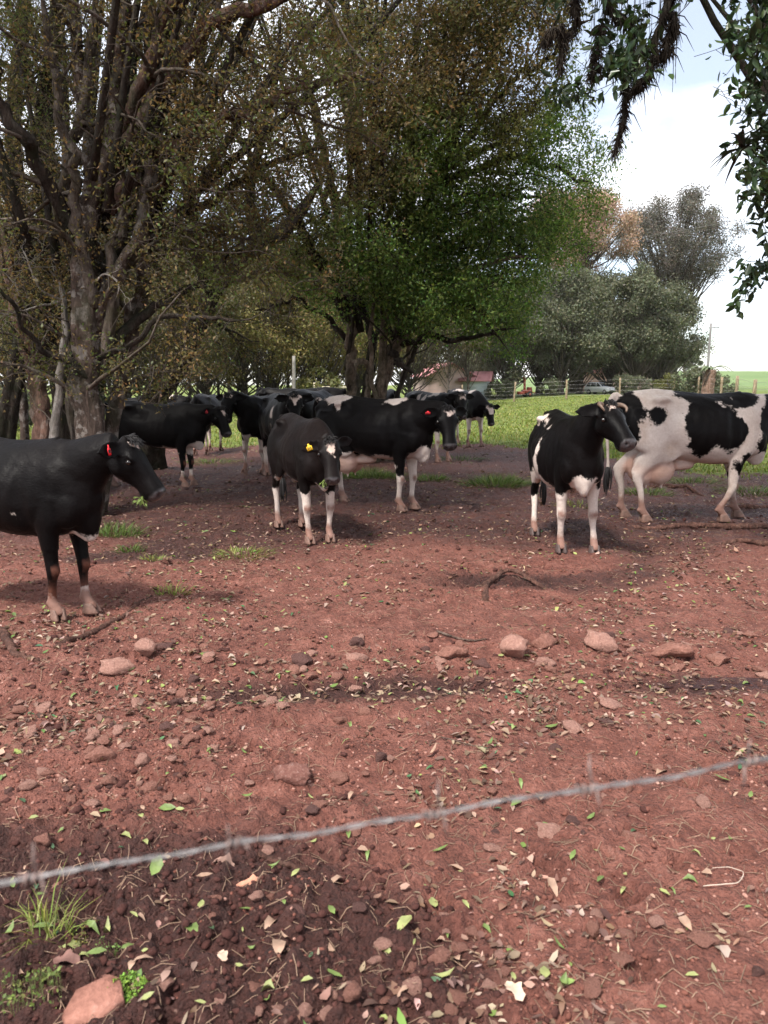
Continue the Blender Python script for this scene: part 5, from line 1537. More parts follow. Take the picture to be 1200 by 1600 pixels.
# ------------------------------------------------------------------ the herd
MAT_SPRIG = simple_mat('chewed_leaf', (.13, .18, .04), .6, .3, 20)
def place(uv, heading, scale, front=.485):
    """uv: pixel between the front hooves -> body origin"""
    x, y = on_ground(*uv)
    h = math.radians(heading)
    x -= math.cos(h) * front * scale; y -= math.sin(h) * front * scale
    zz = max(hz(x + math.cos(h) * q * scale - math.sin(h) * w, y + math.sin(h) * q * scale + math.cos(h) * w) for q in (.5, -.57) for w in (-.14, .14))
    return (x, y, zz - .012), h
def cow(label, uv, heading, scale, pose, coat, vox=.022):
    loc, h = place(uv, heading, scale)
    pose.setdefault('legs', {})
    c = make_cow('cow', loc, h, scale, pose, coat, vox)
    tag(c, label, 'cow', 'dairy herd')
    return c
# a sprig in the mouth of the two that chew
def sprig(label, p, seed, n=14, L=.11):
    r_ = np.random.default_rng(seed); mb = MB()
    for k in range(n):
        d = r_.normal(size=3) * .5 + np.array([-.25, -.1, -.8]); d /= np.linalg.norm(d)
        l = L * r_.uniform(.5, 1.1)
        q0 = r_.normal(size=3) * .006
        mb.tube([q0, q0 + d * l * .5 + r_.normal(size=3) * .008, q0 + d * l + np.array([0, 0, -.01])], [.0022, .003, .0008], 4)
        c = q0 + d * l * .7; s = np.cross(d, [0, 1, 0]); s /= np.linalg.norm(s)
        mb.add(np.array([c - d * .014, c + s * .007, c + d * .016, c - s * .007]), np.array([[0, 1, 2, 3]]))
    o = mb.build('grass_sprig', MAT_SPRIG, loc=p); tag(o, label, 'sprig')

ALLW = [('fl', .62, .75), ('fr', .62, .75), ('hl', .55, .66), ('hr', .55, .66)]

cow('nearest black cow at left edge, chewing, red tag in her ear', (108, 963), -17, .90,
    dict(neck=(1.10, .03, 1.375), pitch=53, yaw=10, legs=dict(fl=(.10, -.02), fr=(-.02, .02), hl=(.1, 0), hr=(-.1, 0)), tag=(-1, MAT_TAG_RED), tagsize=(.014, .036), tuft=1.5, hoofturn=dict(fr=-35, fl=8), thin=.88, smooth=6, headscale=.97),
    dict(white=[((.30, -.22, .62), (.025, .10, .09)), ((.72, 0, .625), (.12, .06, .035))], socks=[('fl', .165, .3), ('fr', .165, .3), ('hl', .15, .3), ('hr', .15, .3)], blaze=(.045, .095, .034, .008), rust=.35, mud=.42, dusty=.1), .0125)
sprig('green leafy sprig hanging from the mouth of the nearest cow', MOUTH[-1], 4, 10, .085)
cow('black cow walking right behind the pale low branch', (292, 763), -6, .945,
    dict(neck=(1.12, -.06, 1.29), pitch=57, yaw=-34, legs=dict(fl=(.07, -.02), fr=(0, .02), hl=(.05, 0), hr=(-.15, 0)), tag=(-1, MAT_TAG_RED), tagsize=(.018, .024)),
    dict(white=[((.10, -.05, .60), (.30, .22, .06)), ((.66, -.03, .66), (.15, .13, .11)), ((.53, .1, .6), (.05, .12, .1))], socks=[('fl', .24, .4), ('fr', .26, .4), ('hl', .2, .3), ('hr', .2, .3)], blaze=(.05, .17, .040, .012), mud=.3), .018)
cow('black cow seen from behind, just above the walking black cow', (337, 705), 84, 1.0, dict(neck=(1.15, 0, 1.2), pitch=50, yaw=0), dict(white=[((.3, .2, 1.3), (.1, .1, .06))], socks=ALLW))
cow('black cow with white back patches, half hidden behind the walking black cow', (228, 693), 176, .95, dict(neck=(1.15, 0, 1.25), pitch=50, yaw=0), dict(white=[((-.05, 0, 1.38), (.16, .4, .10)), ((-.35, .1, 1.36), (.09, .3, .10))], socks=ALLW))
cow('black cow facing the camera, white forehead spot, touching noses with the walking cow', (397, 740), -112, 1.02,
    dict(neck=(1.08, -.10, 1.40), pitch=66, yaw=15, legs=dict(fl=(-.04, .03), fr=(.04, -.03)), ear={1: (.1, .3), -1: (.1, .3)}), dict(white=[((.72, 0, .66), (.08, .12, .08))], socks=[('fl', .60, .7), ('fr', .62, .7), ('hl', .5, .66), ('hr', .5, .66)], blaze=(.015, .06, .055, .04)), .018)
cow('black cow with white forehead triangle looking over the heifer from behind', (448, 756), -72, 1.02,
    dict(neck=(1.06, .04, 1.39), pitch=64, yaw=-12, legs=dict(fr=(.03, -.03))), dict(white=[((.45, -.25, 1.10), (.05, .14, .22)), ((.72, 0, .66), (.08, .1, .08))], socks=[('fr', .64, .72), ('fl', .6, .7), ('hl', .5, .66), ('hr', .5, .66)], blaze=(.02, .17, .072, .0)), .018)
cow('black cow with a white shoulder mark, highest of the cluster behind the heifer', (452, 702), 168, 1.09, dict(neck=(1.12, .1, 1.36), pitch=45, yaw=30), dict(white=[((.05, .2, 1.28), (.13, .2, .05)), ((-.3, .15, 1.1), (.06, .3, .25))], socks=ALLW))
cow('black cow with a curved white hip stripe, turned away beside the fused stems', (505, 708), 66, 1.05, dict(neck=(1.12, -.1, 1.2), pitch=50, yaw=-20, tail=.05), dict(white=[((-.72, .14, 1.2), (.10, .05, .26)), ((-.5, .22, 1.34), (.2, .06, .06))], socks=ALLW))
cow('brownish black heifer facing the camera with white heart blaze and yellow ear tag', (497, 846), -66, .925,
    dict(neck=(1.04, -.05, 1.185), pitch=60, yaw=-10, legs=dict(fl=(.02, .0), fr=(.04, .02), hl=(.05, 0), hr=(-.02, 0)), tag=(-1, MAT_TAG_YELLOW), tagsize=(.030, .034), ear={-1: (-.35, .25), 1: (.45, .15)}, thin=.82, headscale=.96, hoofturn=dict(fl=-6, fr=4)),
    dict(white=[((.05, -.1, .60), (.35, .24, .07)), ((.10, -.34, .66), (.07, .12, .10)), ((.70, 0, .615), (.09, .07, .055))], socks=[('fl', .545, .62), ('fr', .585, .64), ('hl', .47, .56), ('hr', .50, .58)], blaze=(.045, .20, .068, .0), rust=1.0, mud=.30), .0135)
sprig('wisp of grass hanging from the mouth of the heifer', MOUTH[-1], 5, 10, .085)
cow('large black cow with white brisket and red ear tag, standing side-on in the middle', (634, 797), -31, 1.04,
    dict(neck=(1.13, -.16, 1.27), pitch=64, yaw=-48, legs=dict(fl=(.05, -.03), fr=(0, .0), hl=(.02, 0), hr=(.02, .0)), udder=1.0, tag=(-1, MAT_TAG_RED), tagsize=(.030, .018), ear={-1: (.05, .2), 1: (.25, .2)}, gut=1.02, ribs=.35, tuft=.8),
    dict(white=[((-.55, -.12, 1.40), (.30, .20, .07)), ((-.38, -.24, 1.32), (.06, .1, .12)), ((.34, -.05, 1.37), (.11, .2, .06)), ((.05, -.05, .60), (.45, .25, .085)), ((.30, -.2, .62), (.10, .15, .09)), ((.71, -.04, .70), (.15, .14, .13)), ((.60, .1, .74), (.1, .12, .12))],
         socks=[('fl', .70, .75), ('fr', .43, .5), ('hl', .66, .7), ('hr', .70, .74)], blaze=(.02, .19, .085, .0), mud=.26), .014)
cow('black cow glimpsed over the back of the large middle cow', (600, 702), 100, 1.07, dict(neck=(1.12, 0, 1.2), pitch=50, yaw=0), dict(white=[((-.5, -.16, 1.36), (.12, .1, .06))], socks=ALLW))
cow('black cow with white back streaks and pale forehead behind the middle cow', (692, 723), -58, 1.04,
    dict(neck=(1.08, -.02, 1.345), pitch=62, yaw=-20), dict(white=[((.25, -.1, 1.36), (.12, .12, .05)), ((-.2, -.2, 1.33), (.05, .14, .10)), ((.02, -.25, 1.30), (.05, .1, .13))], socks=ALLW, blaze=(.0, .13, .06, .055)))
cow('black cow lowering her head on the grass, white shoulder stripe', (741, 698), -66, 1.07,
    dict(neck=(1.10, .05, 1.02), pitch=68, yaw=-10, legs=dict(fl=(.02, .06), fr=(0, -.04))), dict(white=[((.40, .05, 1.36), (.10, .34, .10)), ((-.2, 0, 1.40), (.18, .2, .06)), ((.48, .2, 1.1), (.08, .15, .22))], socks=[('fl', .72, .8), ('fr', .72, .8), ('hl', .6, .66), ('hr', .6, .66)], blaze=(.02, .22, .055, .025)), .018)
cow('horned black cow with white legs and brisket facing the camera at right', (897, 864), -88, .955,
    dict(neck=(1.0, .12, 1.50), pitch=40, yaw=22, roll=-4, legs=dict(fl=(.06, .05), fr=(-.02, .0), hl=(-.05, 0), hr=(.12, -.05)), horns=.92, gut=1.16, tuft=.7, ear={-1: (.12, .05), 1: (-.1, .2)}, knee=dict(fl=-.02)),
    dict(white=[((-.40, -.20, 1.34), (.22, .10, .10)), ((-.05, -.25, .62), (.46, .30, .15)), ((-.30, -.36, .76), (.07, .16, .20)), ((.14, -.34, .84), (.045, .16, .26)), ((-.10, -.34, .66), (.3, .16, .12)), ((.72, 0, .70), (.15, .14, .15)), ((.62, .06, .68), (.1, .12, .13))],
         socks=[('fl', .66, .74), ('fr', .62, .70), ('hl', .50, .6), ('hr', .62, .66)], black=[((-.50, -.17, .55), (.16, .12, .11))], blaze=(.03, .055, .03, .02), mud=.26, hoof=MAT_HOOF_DARK), .0135)
cow('white cow with large black patches and pink udder at right edge, head out of view', (1140, 814), 0, 1.09,
    dict(neck=(1.14, .05, 1.32), pitch=50, yaw=0, legs=dict(fl=(.13, .02), fr=(-.15, .0), hl=(-.07, 0), hr=(.07, 0)), udder=1.12, gut=1.04, ribs=.7, knee=dict(fr=.02), tail=.05),
    dict(base='white', head='black', mud=.42, dusty=.35,
         black=[((-.74, -.05, 1.20), (.17, .34, .17)), ((-.70, -.14, .96), (.05, .15, .13)), ((-.45, -.25, 1.14), (.075, .16, .10)), ((.03, -.35, 1.12), (.21, .55, .33)), ((.26, -.35, 1.00), (.25, .55, .23)), ((.05, -.05, 1.38), (.26, .4, .16)), ((.40, -.06, 1.37), (.28, .30, .14)),
                ((.02, -.35, .85), (.15, .3, .13)), ((.98, -.05, 1.05), (.34, .5, .40)), ((.76, -.2, .86), (.14, .3, .14)), ((.54, -.17, .66), (.05, .1, .07)), ((.46, -.17, .565), (.065, .1, .085)), ((.56, .15, .50), (.14, .075, .20))],
         white=[((.33, -.30, 1.245), (.05, .16, .10)), ((.40, -.28, 1.17), (.09, .16, .035))]), .014)

# ------------------------------------------------------------------ stones, leaves, roots, grass
M_STONE = None
def stone_material(name, a, b, pale):
    t = NT(name)
    o = t.obj()
    n = t.noise(7, 6, .65, o); f = t.noise(45, 5, .7, o)
    c = t.ramp(t.math('ADD', t.math('MULTIPLY', n, .6), t.math('MULTIPLY', f, .4)), [(.32, a), (.55, b), (.72, pale)])
    return t.done(t.bsdf(c, .88, t.bump(t.math('ADD', n, t.math('MULTIPLY', f, .5)), .02, .9), .25))
ST = [stone_material('red_stone', (.13, .052, .038), (.31, .145, .108), (.46, .27, .215)), stone_material('pale_stone', (.20, .098, .074), (.40, .215, .168), (.56, .39, .325)), stone_material('dark_stone', (.06, .027, .023), (.135, .066, .056), (.22, .125, .105))]
CLOD_DRY = stone_material('dry_clod', (.075, .025, .017), (.20, .078, .056), (.33, .155, .117))
CLOD_WET = stone_material('wet_clod', (.026, .0085, .007), (.068, .025, .020), (.135, .058, .047))
ST_WHITE = stone_material('crusted_stone', (.14, .05, .04), (.25, .115, .09), (.52, .42, .37))
def stone_mesh(seed, level=2):
    import bmesh
    r_ = np.random.default_rng(seed)
    bm = bmesh.new(); bmesh.ops.create_icosphere(bm, subdivisions=level, radius=1.0)
    V = np.array([v.co[:] for v in bm.verts]); F = np.array([[v.index for v in f.verts] for f in bm.faces]); bm.free()
    for _ in range(14):                       # chip flat faces off it
        d = r_.normal(size=3); d /= np.linalg.norm(d); h = r_.uniform(.45, .85)
        s = V @ d; over = np.clip(s - h, 0, None); V = V - np.outer(over * .92, d)
    V = V * (1 + .22 * fbm(V[:, 0] * 1.9 + seed, V[:, 1] * 1.5 + V[:, 2] * 1.3, 2))[:, None]
    V = V * np.array([1.0, r_.uniform(.65, .95), r_.uniform(.5, .75)])
    return V, F
STONES = [stone_mesh(s, 3) for s in range(8)]
SMALL = [stone_mesh(s + 20, 1) for s in range(6)]
stone_me = {}
def get_stone(k, m):
    if (k, m) not in stone_me:
        stone_me[(k, m)] = mesh_from('stone', STONES[k][0], STONES[k][1], ST[m] if m < 3 else ST_WHITE, smooth=(k % 2 == 0))
    return stone_me[(k, m)]
LAND = [(148, 1572, 'the bottom left slab'), (462, 1208, 'the white-crusted stone'), (155, 1187, 'the round brown stone at left'), (895, 1141, 'the lone pinkish stone'), (186, 1056, 'the long pale drain stone'), (558, 1033, 'the flat drain stone'), (803, 1024, 'the pale rough block'),
        (941, 1018, 'the broad flat stone'), (1040, 1025, 'the long red puddle stone'), (463, 1426, 'the dark flat stone below the wire'), (690, 1502, 'the round red stone'), (865, 1293, 'the flat greyish stone'), (970, 1517, 'the pinkish bottom stone'), (1095, 1487, 'the worn lump at lower right'),
        (995, 1316, 'the half buried stone'), (1130, 1385, 'the pale bent twig'), (392, 1386, 'the crumpled orange leaf'), (803, 1572, 'the ragged pale leaf'), (440, 1335, 'the reddish stick'), (735, 1165, 'the long thin twig'), (82, 1460, 'the upright grass clump'), (720, 1009, 'the dark drain stick'), (30, 1030, 'the root at the left edge'), (150, 988, 'the slanting left root')]
PENDING = []
def near_label(o, noun, u, v):
    """remember a small thing; name_all() then says which one it is by its nearest landmark"""
    PENDING.append((o, noun, u, v))
def name_all():
    book = {}
    for o, noun, u, v in PENDING:
        lu, lv, ph = min(LAND, key=lambda q: (q[0] - u)**2 + ((q[1] - v) * 1.6)**2)
        du, dv = u - lu, (v - lv) * 1.3
        side = ('right of' if du > 0 else 'left of') if abs(du) > abs(dv) else ('below' if dv > 0 else 'above')
        book.setdefault((noun, side, ph), []).append((math.hypot(du, dv), o))
    for (noun, side, ph), lst in book.items():
        lst.sort(key=lambda q: q[0])
        for k, (_, o) in enumerate(lst):
            o['label'] = (noun + ' nearest ' + side + ' ' + ph) if k == 0 else (ORD[k] + ' nearest ' + noun + ' ' + side + ' ' + ph)
def stone(u, v, wpx, label, k, m, group='stones on the soil', hsc=1.0, rz=None, sink=.29):
    x, y = on_ground(u, v)
    g = hz(x, y)
    w = 1.15 * wpx / 1200 * math.hypot(y, CAM_H) / 2
    o = link('stone', get_stone(k % 8, m), None, (x, y, g + w * .6 * hsc * (1 - 2 * sink) * .75))
    o.scale = (w, w, w * hsc)
    r = random.Random(u * 7 + v)
    o.rotation_euler = (r.uniform(-.25, .25), r.uniform(-.25, .25), r.uniform(-.6, .6) if rz is None else rz)
    tag(o, label, 'stone', group)
    return o
def slab():
    x, y = on_ground(148, 1566); g = hz(x, y)
    out = np.array([(-.078, -.030), (-.066, -.062), (.020, -.075), (.082, -.040), (.070, .030), (.040, .052), (-.050, .034)])
    rg = []
    for k, zz in ((.96, -.02), (1.0, .012), (.985, .026), (.93, .034), (.55, .038)):
        q = out * k; rg.append(np.column_stack([q, zz + .10 * q[:, 0] + .06 * q[:, 1]]))
    V, F = loft(np.array(rg)); me = mesh_from('stone', V, F, ST[0], smooth=False)
    o = link('stone', me, None, (x, y, g + .004)); o.rotation_euler = (math.radians(6), math.radians(-4), math.radians(14))
    tag(o, 'flat reddish slab of stone in the bottom left corner beside green weeds', 'stone', 'stones on the soil')
slab()
big = [(462, 1208, 62, 'stone with white crust in the left middle of the open soil', 2, 3, .9), (155, 1187, 46, 'round brown stone at left above the barbed wire', 0, 0, 1.1),
       (895, 1141, 40, 'lone pinkish stone right of centre below the drain', 4, 1, .8), (186, 1056, 52, 'long pale stone at the left end of the drain', 3, 1, .7), (228, 1040, 44, 'blocky pale stone above the left end of the drain', 5, 1, 1.1), (258, 1028, 28, 'small dark stone behind the blocky pale one', 6, 2, .9),
       (558, 1033, 36, 'flat pale stone near the middle of the drain', 3, 1, .7), (470, 1040, 38, 'dull brown stone among the group left of the drain middle', 4, 2, .9), (700, 1025, 50, 'low reddish stone half sunk left of the pale rough block', 7, 0, .8), (752, 1033, 32, 'grey-brown stone just left of the pale rough block', 0, 2, 1.0),
       (803, 1024, 58, 'largest pale rough block in the drain', 5, 1, 1.15), (853, 1015, 42, 'rounded red stone right of the pale rough block', 2, 0, 1.05), (848, 1039, 34, 'small square pale stone below the rounded red one', 1, 1, .8), (941, 1018, 52, 'broad flat stone left of the puddle', 3, 1, .8),
       (1040, 1025, 66, 'long red stone lying at the puddle edge', 7, 0, .7), (1058, 1040, 26, 'small stone against the long red one in the puddle', 6, 0, .9), (1121, 1032, 40, 'reddish stone standing in the puddle', 4, 0, .9), (1194, 1050, 28, 'stone at the right picture edge by the puddle', 0, 1, .9),
       (463, 1426, 44, 'dark flat stone below the barbed wire at left', 1, 2, .8), (690, 1502, 36, 'round red stone among green leaves near the bottom', 2, 0, 1.0), (735, 1456, 30, 'small red stone above the round one near the bottom', 0, 0, .9), (865, 1293, 50, 'flat greyish stone right below the barbed wire', 3, 1, .6),
       (970, 1517, 34, 'pinkish stone near the bottom right', 4, 0, .8), (920, 1552, 38, 'half sunk stone at the bottom right of centre', 6, 0, .8), (1095, 1487, 40, 'worn reddish lump of stone at lower right', 7, 0, .7), (560, 1433, 28, 'squat dark stone below the wire in the middle', 5, 2, .9), (995, 1316, 44, 'half buried flat stone under the wire at right', 3, 0, .6),
       (525, 1205, 32, 'low stone right of the white-crusted one', 1, 0, .8), (488, 1270, 28, 'dark stone below the white-crusted one', 5, 2, .9), (235, 1229, 28, 'upright stone left below the round brown one', 2, 0, 1.1), (955, 1101, 42, 'half sunk pale stone right of centre', 3, 1, .5), (66, 1313, 32, 'stone just above the wire at far left', 0, 0, .9)]
for q in big:
    stone(*q[:4], q[4], q[5], hsc=q[6])
r_ = np.random.default_rng(77)
zones = [(0, 340, 1085, 1260, 70, 'small stone in the scatter at left above the wire', 'stones scattered at left'), (260, 620, 1010, 1125, 34, 'small stone along the left half of the drain', 'stones along the left of the drain'),
         (380, 1190, 1120, 1330, 30, 'small stone on the open soil above the wire', 'stones on the open soil'), (200, 1190, 1390, 1595, 50, 'small stone on the soil below the wire', 'stones below the wire'), (620, 1190, 985, 1075, 22, 'small stone along the right half of the drain', 'stones along the right of the drain')]
for u0, u1, v0, v1, n, lb, gp in zones:
    for k in range(n):
        su, sv, sm = r_.uniform(u0, u1), r_.uniform(v0, v1), int(r_.choice([0, 0, 0, 1, 1, 2]))
        near_label(stone(su, sv, r_.uniform(11, 28) * (1 if v0 < 1390 else 1.1), lb, int(r_.integers(8)), sm, gp, r_.uniform(.7, 1.0), r_.uniform(0, 6)), ('small reddish stone', 'small pale stone', 'small dark stone')[sm], su, sv)

def scatter_small():
    """gravel and crumbs of soil"""
    r = np.random.default_rng(12)
    for nm, n, mat, smin, smax in (('gravel', 2600, ST[1], .003, .011), ('soil_crumbs', 9000, CLOD_DRY, .002, .013), ('dark_crumbs', 4200, CLOD_WET, .004, .022)):
        y = np.exp(r.uniform(math.log(1.3), math.log(9.5), n * 3)); x = r.uniform(-.62, .62, n * 3) * (y + .8)
        d = pnoise(x * 1.4 + 3, y * 1.4) + .6 * np.exp(-((y - gully_y(x)) / .35)**2) + .45 * sstep(.5, -1.2, x) * sstep(2.6, 3.0, y) * (1 - sstep(4, 5, y))
        if nm == 'dark_crumbs': d = d + 1.6 * churn(x, y) - .9
        if nm != 'dark_crumbs': d = d - .9 * wet_and_shade(x, y)
        ok = d + r.normal(size=n * 3) * .35 > .12
        x, y = x[ok][:n], y[ok][:n]; z = height(x, y); m = len(x)
        s = r.uniform(smin, smax, m) * (.7 + .5 * r.uniform(size=m)**3) * (1 + .10 * y)
        Vs, Fs, off = [], [], 0
        kind = r.integers(0, 6, m)
        for k in range(6):
            V, F = SMALL[k]; sel = np.where(kind == k)[0]
            a = r.uniform(0, 6.28, len(sel)); c, sn = np.cos(a)[:, None], np.sin(a)[:, None]
            W = np.stack([V[:, 0] * c - V[:, 1] * sn, V[:, 0] * sn + V[:, 1] * c, np.broadcast_to(V[:, 2], (len(sel), len(V)))], -1) * s[sel][:, None, None]
            W = W + np.stack([x[sel], y[sel], z[sel] + s[sel] * .10], 1)[:, None, :]
            Vs.append(W.reshape(-1, 3)); Fs.append((F[None] + (np.arange(len(sel)) * len(V))[:, None, None] + off).reshape(-1, 3)); off += len(sel) * len(V)
        o = link(nm, mesh_from(nm, np.concatenate(Vs), np.concatenate(Fs), mat, smooth=False))
        tag(o, {'gravel': 'pale gravel strewn over the red soil', 'soil_crumbs': 'crumbs of dry red earth on the ground', 'dark_crumbs': 'damp dark crumbs of trampled earth'}[nm], {'gravel': 'gravel'}.get(nm, 'soil'), kind='stuff')
scatter_small()

# --- leaves on the ground
def litter_leaf(r, n, x, y, size, cols, curl=.35, lift=.006):
    """curled leaves lying about: 2 x 3 grid of quads each"""
    a = r.uniform(0, 6.283, n); L = size * np.clip(np.exp(r.normal(size=n) * .36 - .12), .35, 1.45); W = L * r.uniform(.22, .75, n)
    z = height(x, y)
    u = np.array([0, .33, .70, 1.0]); wv = np.array([.08, .9, .75, .03])
    cu = r.normal(size=n) * curl; cv = np.abs(r.normal(size=n)) * .6
    tx, ty = r.normal(size=n) * .22, r.normal(size=n) * .22
    pts = []
    for i in range(4):
        for s in (-1, 0, 1):
            lx = (u[i] - .5) * L; ly = s * wv[i] * W * .5
            lz = cu * L * ((u[i] - .5)**2) * 1.6 + cv * W * .5 * wv[i] * s * s + tx * lx + ty * ly
            pts.append(np.stack([x + lx * np.cos(a) - ly * np.sin(a), y + lx * np.sin(a) + ly * np.cos(a), z + lift + np.abs(tx) * L * .4 + lz + .0 * L], 1))
    V = np.stack(pts, 1)
    q = np.array([[i * 3 + j, i * 3 + j + 1, i * 3 + 4 + j, i * 3 + 3 + j] for i in range(3) for j in range(2)])
    F = (np.arange(n) * 12)[:, None, None] + q[None]
    return V.reshape(-1, 3), F.reshape(-1, 4), np.repeat(cols, 12, axis=0)
TAN = [(.22, .14, .098), (.29, .195, .14), (.165, .098, .068), (.13, .07, .048), (.35, .25, .185), (.09, .048, .035), (.15, .085, .06)]
FRESH = [(.155, .215, .052), (.21, .26, .075), (.10, .16, .05), (.27, .29, .11), (.06, .13, .06)]
LEAF_DRY = leaf_material('fallen_leaf_dry', .15, .65)
def litter():
    r = np.random.default_rng(21)
    n = 25000
    y = np.exp(r.uniform(math.log(1.35), math.log(21), n * 2)); x = r.uniform(-.66, .66, n * 2) * (y + .7)
    d = 1.5 * pnoise(x * .9, y * .9 + 5) + .8 * pnoise(x * 3.0, y * 3.0) + .55 * sstep(5.5, 8, y) + .35 * np.exp(-((y - gully_y(x)) / .4)**2) - .7 * sstep(-.2, .4, soil_edge(x, y)) + .25 * sstep(.3, -1.5, x) - .30 * (1 - sstep(1.6, 4.5, y))
    d = d - .45 * wet_and_shade(x, y) * (y < 3) - .35 * (1 - sstep(2.0, 4.5, y))
    ok = d + .4 * r.normal(size=n * 2) > .20
    x, y = x[ok][:n], y[ok][:n]
    m = len(x)
    cols = palette(r, m, TAN, .3)
    fresh = r.uniform(size=m) < .075
    cols[fresh] = palette(r, int(fresh.sum()), FRESH, .2)
    V, F, c = litter_leaf(r, m, x, y, .028 + .0016 * np.minimum(y, 14), cols)
    me = mesh_from('leaf_litter', V, F, LEAF_DRY, smooth=True); cattr(me, 'col', np.clip(c, .01, 1))
    o = link('leaf_litter', me); tag(o, 'dry brown leaf litter strewn over the red soil', 'leaf litter', kind='stuff')
    # fine stalks and straw
    k = 6500
    y = np.exp(r.uniform(math.log(1.35), math.log(14), k)); x = r.uniform(-.64, .64, k) * (y + .7); z = height(x, y)
    a = r.uniform(0, 3.14, k); L = r.uniform(.006, .032, k) * (1 + .12 * y)
    dx, dy = np.cos(a) * L, np.sin(a) * L
    P = np.stack([np.stack([x - dx, y - dy, height(x - dx, y - dy) + .003], 1), np.stack([x + r.normal(size=k) * .005, y, z + .006 + .006 * r.uniform(size=k)], 1), np.stack([x + dx, y + dy, height(x + dx, y + dy) + .003], 1)], 1)
    V, F = batch_tubes(P, np.broadcast_to(r.uniform(.0007, .0018, k)[:, None], (k, 3)), 3)
    o = link('straw_litter', mesh_from('straw_litter', V, F, simple_mat('straw', (.24, .155, .105), .8, .5, 3))); tag(o, 'fine dry stalks and twigs strewn over the soil', 'twigs', kind='stuff')
litter()

def single_leaves():
    r = np.random.default_rng(33)
    mats = [(simple_mat('fallen_green_leaf', (.125, .172, .05), .5, .4, 14, .0015), 'fresh green leaf lying on the red soil', 'fallen green leaves'), (simple_mat('fallen_yellow_leaf', (.235, .25, .095), .55, .35, 14, .0015), 'pale yellow-green leaf lying on the red soil', 'fallen yellow-green leaves'),
            (simple_mat('fallen_deep_leaf', (.050, .088, .045), .5, .3, 14, .0015), 'dark blue-green leaf lying on the red soil', 'fallen dark green leaves'), (simple_mat('fallen_tan_leaf', (.29, .185, .13), .7, .4, 14, .0015), 'dry tan leaf lying on the red soil', 'fallen tan leaves')]
    n = 235
    v = 1000 + 590 * r.uniform(size=n)**.75; u = r.uniform(5, 1195, n)
    # more of them in the middle and right of the foreground, as in the yard
    keep = (pnoise(u / 160, v / 130) + .5 * r.normal(size=n)) > -.45
    u, v = u[keep], v[keep]
    x, y = np.array([on_ground(a, b) for a, b in zip(u, v)]).T
    m = len(x)
    V, F, _ = litter_leaf(r, m, x, y, .046 * (.8 + .08 * y), np.zeros((m, 3)), .55, .010)
    V = V.reshape(m, 12, 3); q = F.reshape(m, 6, 4)[0]
    kinds = r.choice(4, m, p=[.38, .24, .07, .31])
    for k in range(m):
        c = V[k].mean(0)
        mat, lb, gp = mats[kinds[k]]
        o = link('fallen_leaf', mesh_from('fallen_leaf', V[k] - c, q, mat), None, c)
        tag(o, lb, 'leaf', gp)
        near_label(o, ('fresh green leaf', 'yellow-green leaf', 'dark green leaf', 'dry tan leaf')[kinds[k]], u[k], v[k])
single_leaves()
name_all()

def curled_leaf(u, v, size, col, label, seed):
    """a big dead crumpled leaf"""
    r = np.random.default_rng(seed)
    x, y = on_ground(u, v); z = hz(x, y)
    k = 9
    uu, vv = np.meshgrid(np.linspace(-1, 1, k), np.linspace(-1, 1, 5), indexing='ij')
    w = .55 * np.sqrt(np.clip(1 - uu**2, 0, 1)) * (1 + .25 * np.sin(7 * uu + 1))
    V = np.stack([uu, vv * w, .28 * np.abs(vv) * w + .18 * np.sin(4 * uu + 2) + .1 * r.normal(size=uu.shape) * w], -1).reshape(-1, 3) * size
    F = np.array([[i * 5 + j, i * 5 + j + 1, i * 5 + 6 + j, i * 5 + 5 + j] for i in range(k - 1) for j in range(4)])
    o = link('dead_leaf', mesh_from('dead_leaf', V, F, simple_mat('dead_leaf', col, .7, .35, 20, .002)), None, (x, y, z + .012)); o.rotation_euler = (0, 0, r.uniform(0, 6)); tag(o, label, 'leaf')
curled_leaf(392, 1386, .050, (.42, .20, .13), 'crumpled orange-brown dead leaf just below the wire at left', 1)
curled_leaf(803, 1572, .036, (.50, .37, .28), 'ragged pale tan dead leaf at the bottom right of centre', 2)
curled_leaf(348, 1502, .024, (.46, .32, .24), 'small curled pale leaf on the wet dark soil', 3)
curled_leaf(350, 1352, .045, (.22, .13, .10), 'brown dead leaf standing up against the wire at left', 4)
curled_leaf(105, 1515, .040, (.16, .08, .065), 'long dark brown leaf near the bottom left slab', 5)

# --- roots and sticks
M_ROOT = bark_material('root_bark', (.135, .066, .050), (.22, .13, .10), (.09, .045, .035), .35, 2.0)
M_STICK = bark_material('stick_bark', (.17, .11, .085), (.32, .25, .20), (.12, .07, .05), .4, 3.0)
def lying(name, label, uvs, r0, r1, lift, mat, cat, n=36, fork=None):
    P2 = spline([on_ground(u, v) for u, v in uvs], n)
    h = np.interp(np.linspace(0, 1, n), np.linspace(0, 1, len(lift)), lift)
    P = np.column_stack([P2, height(P2[:, 0], P2[:, 1])]); P[:, 2] = np.convolve(np.pad(P[:, 2], 3, 'edge'), np.ones(7) / 7, 'valid') + h
    q = np.random.default_rng(int(uvs[0][0])); P += q.normal(size=P.shape) * r0 * .12
    mb = MB().tube(P, np.linspace(r0, r1, n) * (1 + .12 * q.normal(size=n)), 9)
    c = P[0].copy()
    V, F = mb.data()
    o = link(name, mesh_from(name, V - c, F, mat), None, c); tag(o, label, cat)
lying('tree_root', 'bent red root arching out of the trampled hollow in the middle', [(757, 934), (762, 915), (785, 902), (812, 903), (838, 914), (862, 922)], .026, .014, [-.01, .03, .05, .045, .02, -.01], M_ROOT, 'root')
